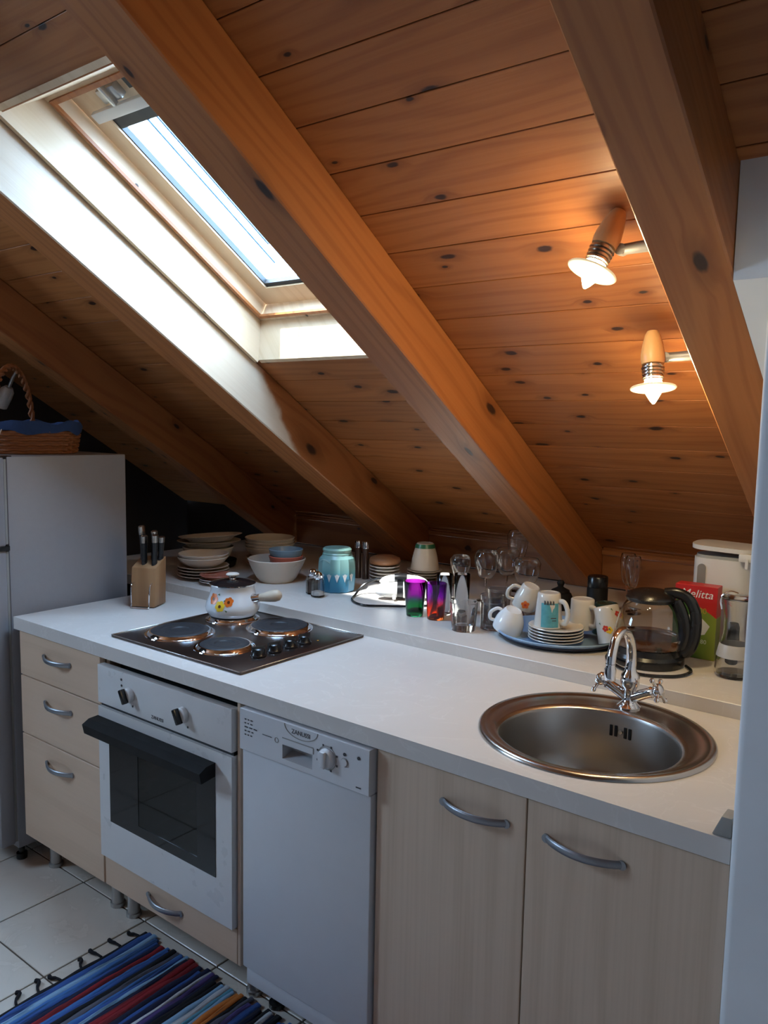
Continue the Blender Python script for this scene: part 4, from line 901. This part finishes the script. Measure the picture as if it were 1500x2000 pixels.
kc = cat([(1.80, .865, SH+.010), (1.69, .86, SH+.005), (1.685, .74, SH+.005), (1.740, .672, SH+.0048), (1.812, .640, SH+.0048), (1.885, .680, SH+.0048), (1.905, .745, SH+.005), (1.880, .785, SH+.006)], 7)
B().tube([q-kt.location for q in kc], .0040, 8).obj('cord', M_BLACK, kt)
fb = thing('filter_box', 'red and green carton of coffee filters standing behind the kettle', 'box', (1.862, .895, ZS), (0, 0, radians(2)))
BW, BD, BH = .110, .048, .198
M_RED = pm('red_carton', (.50, .022, .022), .4, var=.04); M_GRN = layered('green_carton', [(0, (.020, .075, .022)), (.45, (.06, .16, .03)), (1, (.24, .30, .04))], 0, .4, 0, 1/.118, .55, 'LINEAR')
B().box(-BW/2, BW/2, 0, BD, 0, BH, .001, 1).obj('carton', M_RED, fb, sm=0)
B().box(-BW/2+.0005, BW/2+.0006, -.0004, BD*.97, .0008, BH*.58).obj('green_panel', M_GRN, fb, sm=0)
cv = [(-BW/2, BH*.58), (-BW/2, BH*.80)]+[(-BW/2+BW*k/10, BH*(.80-.22*(k/10)**1.8)) for k in range(1, 11)]
B().prism(cv, 0, .0006, Matrix(((1, 0, 0, 0), (0, 0, -1, 0), (0, 1, 0, 0), (0, 0, 0, 1)))).obj('green_curve', M_GRN, fb, (0, .0, 0), sm=0)
link('lettering', text_mesh('Melitta', .030, pm('white_ink', (.75, .73, .70), .5), 'lettering', shear=.25), fb, (.002, -.0006, BH*.885), (pi/2, 0, 0))
wp = B().prism([(-.012, .058), (.028, .068), (.040, .092), (.018, .112), (-.022, .118), (-.034, .076)], 0, .0006, Matrix(((1, 0, 0, 0), (0, 0, -1, 0), (0, 1, 0, 0), (0, 0, 0, 1)))); wp.obj('white_print', pm('paper_white', (.6, .6, .58), .6), fb, (0, -.0006, 0), sm=0)
link('lettering', text_mesh('100', .022, pm('gold_ink', (.45, .30, .05), .5), 'lettering'), fb, (.014, -.0010, BH*.66), (pi/2, 0, 0))
link('lettering', text_mesh('80', .016, pm('pale_ink', (.6, .65, .55), .5), 'lettering'), fb, (.026, -.0010, BH*.24), (pi/2, 0, 0))
cm = thing('coffee_machine', 'white filter coffee machine with lid ajar beside the white wall', 'coffee machine', (1.897, 1.025, ZS), (0, 0, radians(0)))
M_CM = pm('white_machine_plastic', (.60, .57, .54), .35, var=.03)
CW, CD = .158, .105
def rrect(w_, d_, r, n=6):
    out = []
    for cx, cy, a in ((w_/2-r, d_/2-r, 0), (-w_/2+r, d_/2-r, pi/2), (-w_/2+r, -d_/2+r, pi), (w_/2-r, -d_/2+r, 1.5*pi)):
        out += [(cx+r*cos(a+pi/2*k/n), cy+r*sin(a+pi/2*k/n)) for k in range(n+1)]
    return out
B().prism(rrect(CW, CD, .045), .02, .262).obj('body', M_CM, cm)
B().prism(rrect(CW+.004, CD+.03, .04), 0, .022).obj('base', M_CM, cm)
B().prism(rrect(CW-.010, CD-.010, .042), .262, .270).obj('tank_rim', M_GREY, cm)
lid = B().prism(rrect(CW+.012, CD+.012, .045), 0, .012); lid.obj('lid', M_CM, cm, (0, 0, .2865), (radians(2), radians(1.0), 0))
hg = B(); hg.box(-.022, .022, -.012, .012, 0, .022, .003, 2); hg.box(-.004, .004, -.016, -.008, -.018, .01, .001, 1); hg.obj('hinge', M_CM, cm, (.072, -.055, .264))
sg = B().prism([(.011*cos(a), .040+.011*sin(a)) for a in [pi*k/10 for k in range(11)]]+[(-.011, -.045), (.011, -.045)], 0, .002, Matrix(((1, 0, 0, 0), (0, 0, -1, 0), (0, 1, 0, 0), (0, 0, 0, 1))))
sg.obj('level_window', pm('grey_window', (.22, .20, .18), .25), cm, (-.047, -CD/2-.0002, .195), label='grey water level window')
link('lettering', text_mesh('TEFAL', .014, M_REDP, 'lettering'), cm, (.014, -CD/2-.0006, .142), (pi/2, 0, 0))
B().lathe([(0, 0), (.005, 0), (.005, .002), (0, .002)], 12).obj('switch', M_BLACK, cm, (-.082, -CD/2+.014, .150), (pi/2, 0, 0))
pt = thing('glass_pitcher', 'clear glass carafe with a milky band next to the white wall', 'pitcher', (1.992, .800, ZS))
B().lathe([(0, 0), (.040, 0), (.044, .004), (.045, .020), (.042, .055), (.035, .085), (.029, .110), (.029, .150), (.033, .180), (.036, .196), (.034, .197), (.0305, .180), (.0265, .150), (.0265, .110), (.0325, .085), (.0395, .055), (.0425, .020), (.040, .008), (0, .007)], 44).obj('glass_body', M_GLASS, pt, sm=60)
B().lathe([(.0428, .051), (.0422, .0555), (.0385, .074), (.0362, .083), (.0356, .083), (.0375, .074)], 44).obj('frosted_band', pm('milky_glass', (.45, .43, .40), .4), pt, sm=60)
B().tube(cat([(.030, 0, .182), (.052, 0, .178), (.062, 0, .150), (.058, 0, .10), (.045, 0, .062)], 6), .0045, 10).obj('handle', M_GLASS, pt)
B().lathe([(0, .197), (.036, .197), (.0375, .200), (.030, .206), (0, .208)], 36).obj('lid', M_GLASS, pt)
B().tube(cat([(-.037, 0, .165), (-.040, 0, .195), (-.020, 0, .212), (0, 0, .210)], 5), .0022, 8).obj('clip', M_CHROME, pt)
ps = B().lathe([(0, 0), (.017, 0), (.019, .05), (.019, .10), (.015, .11), (0, .11)], 24)
tag(ps.obj('black_form', M_BLACKM, None, (1.958, .905, ZS)), 'black flask squeezed between the filter box and the carafe', 'form')  # black body standing for the dark region between box and carafe

# ------------------------------------------------------------------ rag rug
rug = thing('rag_rug', 'striped blue rag rug with knotted fringe on the tiled floor', 'rug', (1.40, -.28, .0005))
RX0, RX1, RY0, RY1 = .585, 2.20, -.62, .050
B().box(RX0-1.40, RX1-1.40, RY0+.28, RY1+.27, 0, .003).obj('backing', pm('navy_cotton', (.012, .013, .030), .95, bump=.4, scale=80), rug, sm=0)
RC = {'sky': (.24, .42, .62), 'blue': (.035, .10, .33), 'cobalt': (.05, .16, .42), 'navy': (.010, .014, .05), 'black': (.008, .008, .012), 'red': (.26, .012, .02), 'white': (.55, .58, .62), 'cyan': (.10, .33, .46), 'orange': (.60, .19, .035), 'violet': (.09, .06, .22), 'grey': (.10, .10, .13)}
RMAT = {}
for k, c in RC.items():
    t = NT('rag_'+k); cc = t.coords(9.0); sp = t.n('SeparateXYZ', {0: cc}); mv = t.n('CombineXYZ', {0: t.math('MULTIPLY', sp.outputs[0], 60.0), 1: t.math('MULTIPLY', sp.outputs[1], 5.0), 2: 0.0}).outputs[0]
    nz = t.n('TexNoise', {'Vector': mv, 'Scale': 1.0, 'Detail': 4.0}).outputs[0]; nf = t.n('TexNoise', {'Vector': cc, 'Scale': 160.0}).outputs[0]
    col = t.mix(t.smooth(nz, .50, .66), c, tuple(x*.25 for x in c)); col = t.mix(t.math('MULTIPLY', t.smooth(nz, .60, .70), .35), col, tuple(min(1, x*1.8+.05) for x in c))
    t.bsdf({'Base Color': col, 'Roughness': .95, 'Normal': t.n('Bump', {'Strength': .6, 'Distance': .002, 'Height': nf}).outputs[0]}); RMAT[k] = t.m
seq = ['black', 'blue', 'sky', 'cobalt', 'blue', 'navy', 'red', 'cobalt', 'blue', 'black', 'grey', 'cobalt', 'blue', 'sky', 'navy', 'red', 'red', 'navy', 'blue', 'navy', 'white', 'violet', 'navy', 'black', 'black', 'sky', 'white', 'cyan', 'sky', 'orange', 'orange', 'black', 'grey', 'violet', 'blue', 'navy', 'black', 'white', 'navy', 'black', 'blue', 'cobalt']
random.seed(21); x = RX0; k = 0
while x < RX1-.008:
    wdt = random.uniform(.011, .021); c = seq[k] if k < len(seq) else random.choice(list(RC)); n = 18; ph = random.uniform(0, 6)
    y1 = RY1+random.uniform(-.012, .012); y0 = RY0+random.uniform(-.012, .012)
    pts = [(random.uniform(-.0016, .0016)+.002*sin(ph+i*.7), y0+(y1-y0)*i/n+.28, .0055+random.uniform(-.0008, .0008)) for i in range(n+1)]
    rs = [wdt*.56*(1+.12*sin(ph+i*1.3)) for i in range(n+1)]
    B().tube(pts, rs, sec=[(cc_[0], cc_[1]*.42) for cc_ in circ(0, 0, 1, 8)], up=(0, 0, 1)).obj('woven_strip', RMAT[c], rug, (x+wdt/2-1.40, 0, 0), sm=60)
    x += wdt*.92; k += 1
for i in range(11):
    y = RY1-.02-i*.062; ln = random.uniform(.025, .055); dy = random.uniform(-.03, .03)
    B().tube(cat([(0, 0, .005), (-ln*.4, dy*.3, .006), (-ln*.75, dy, .006), (-ln, dy*.8, .0055)], 4), [.0035]*5+[.0048]*4+[.006]*3+[.0055], 7).obj('tassel', RMAT['black'], rug, (RX0-1.40, y+.28, 0))
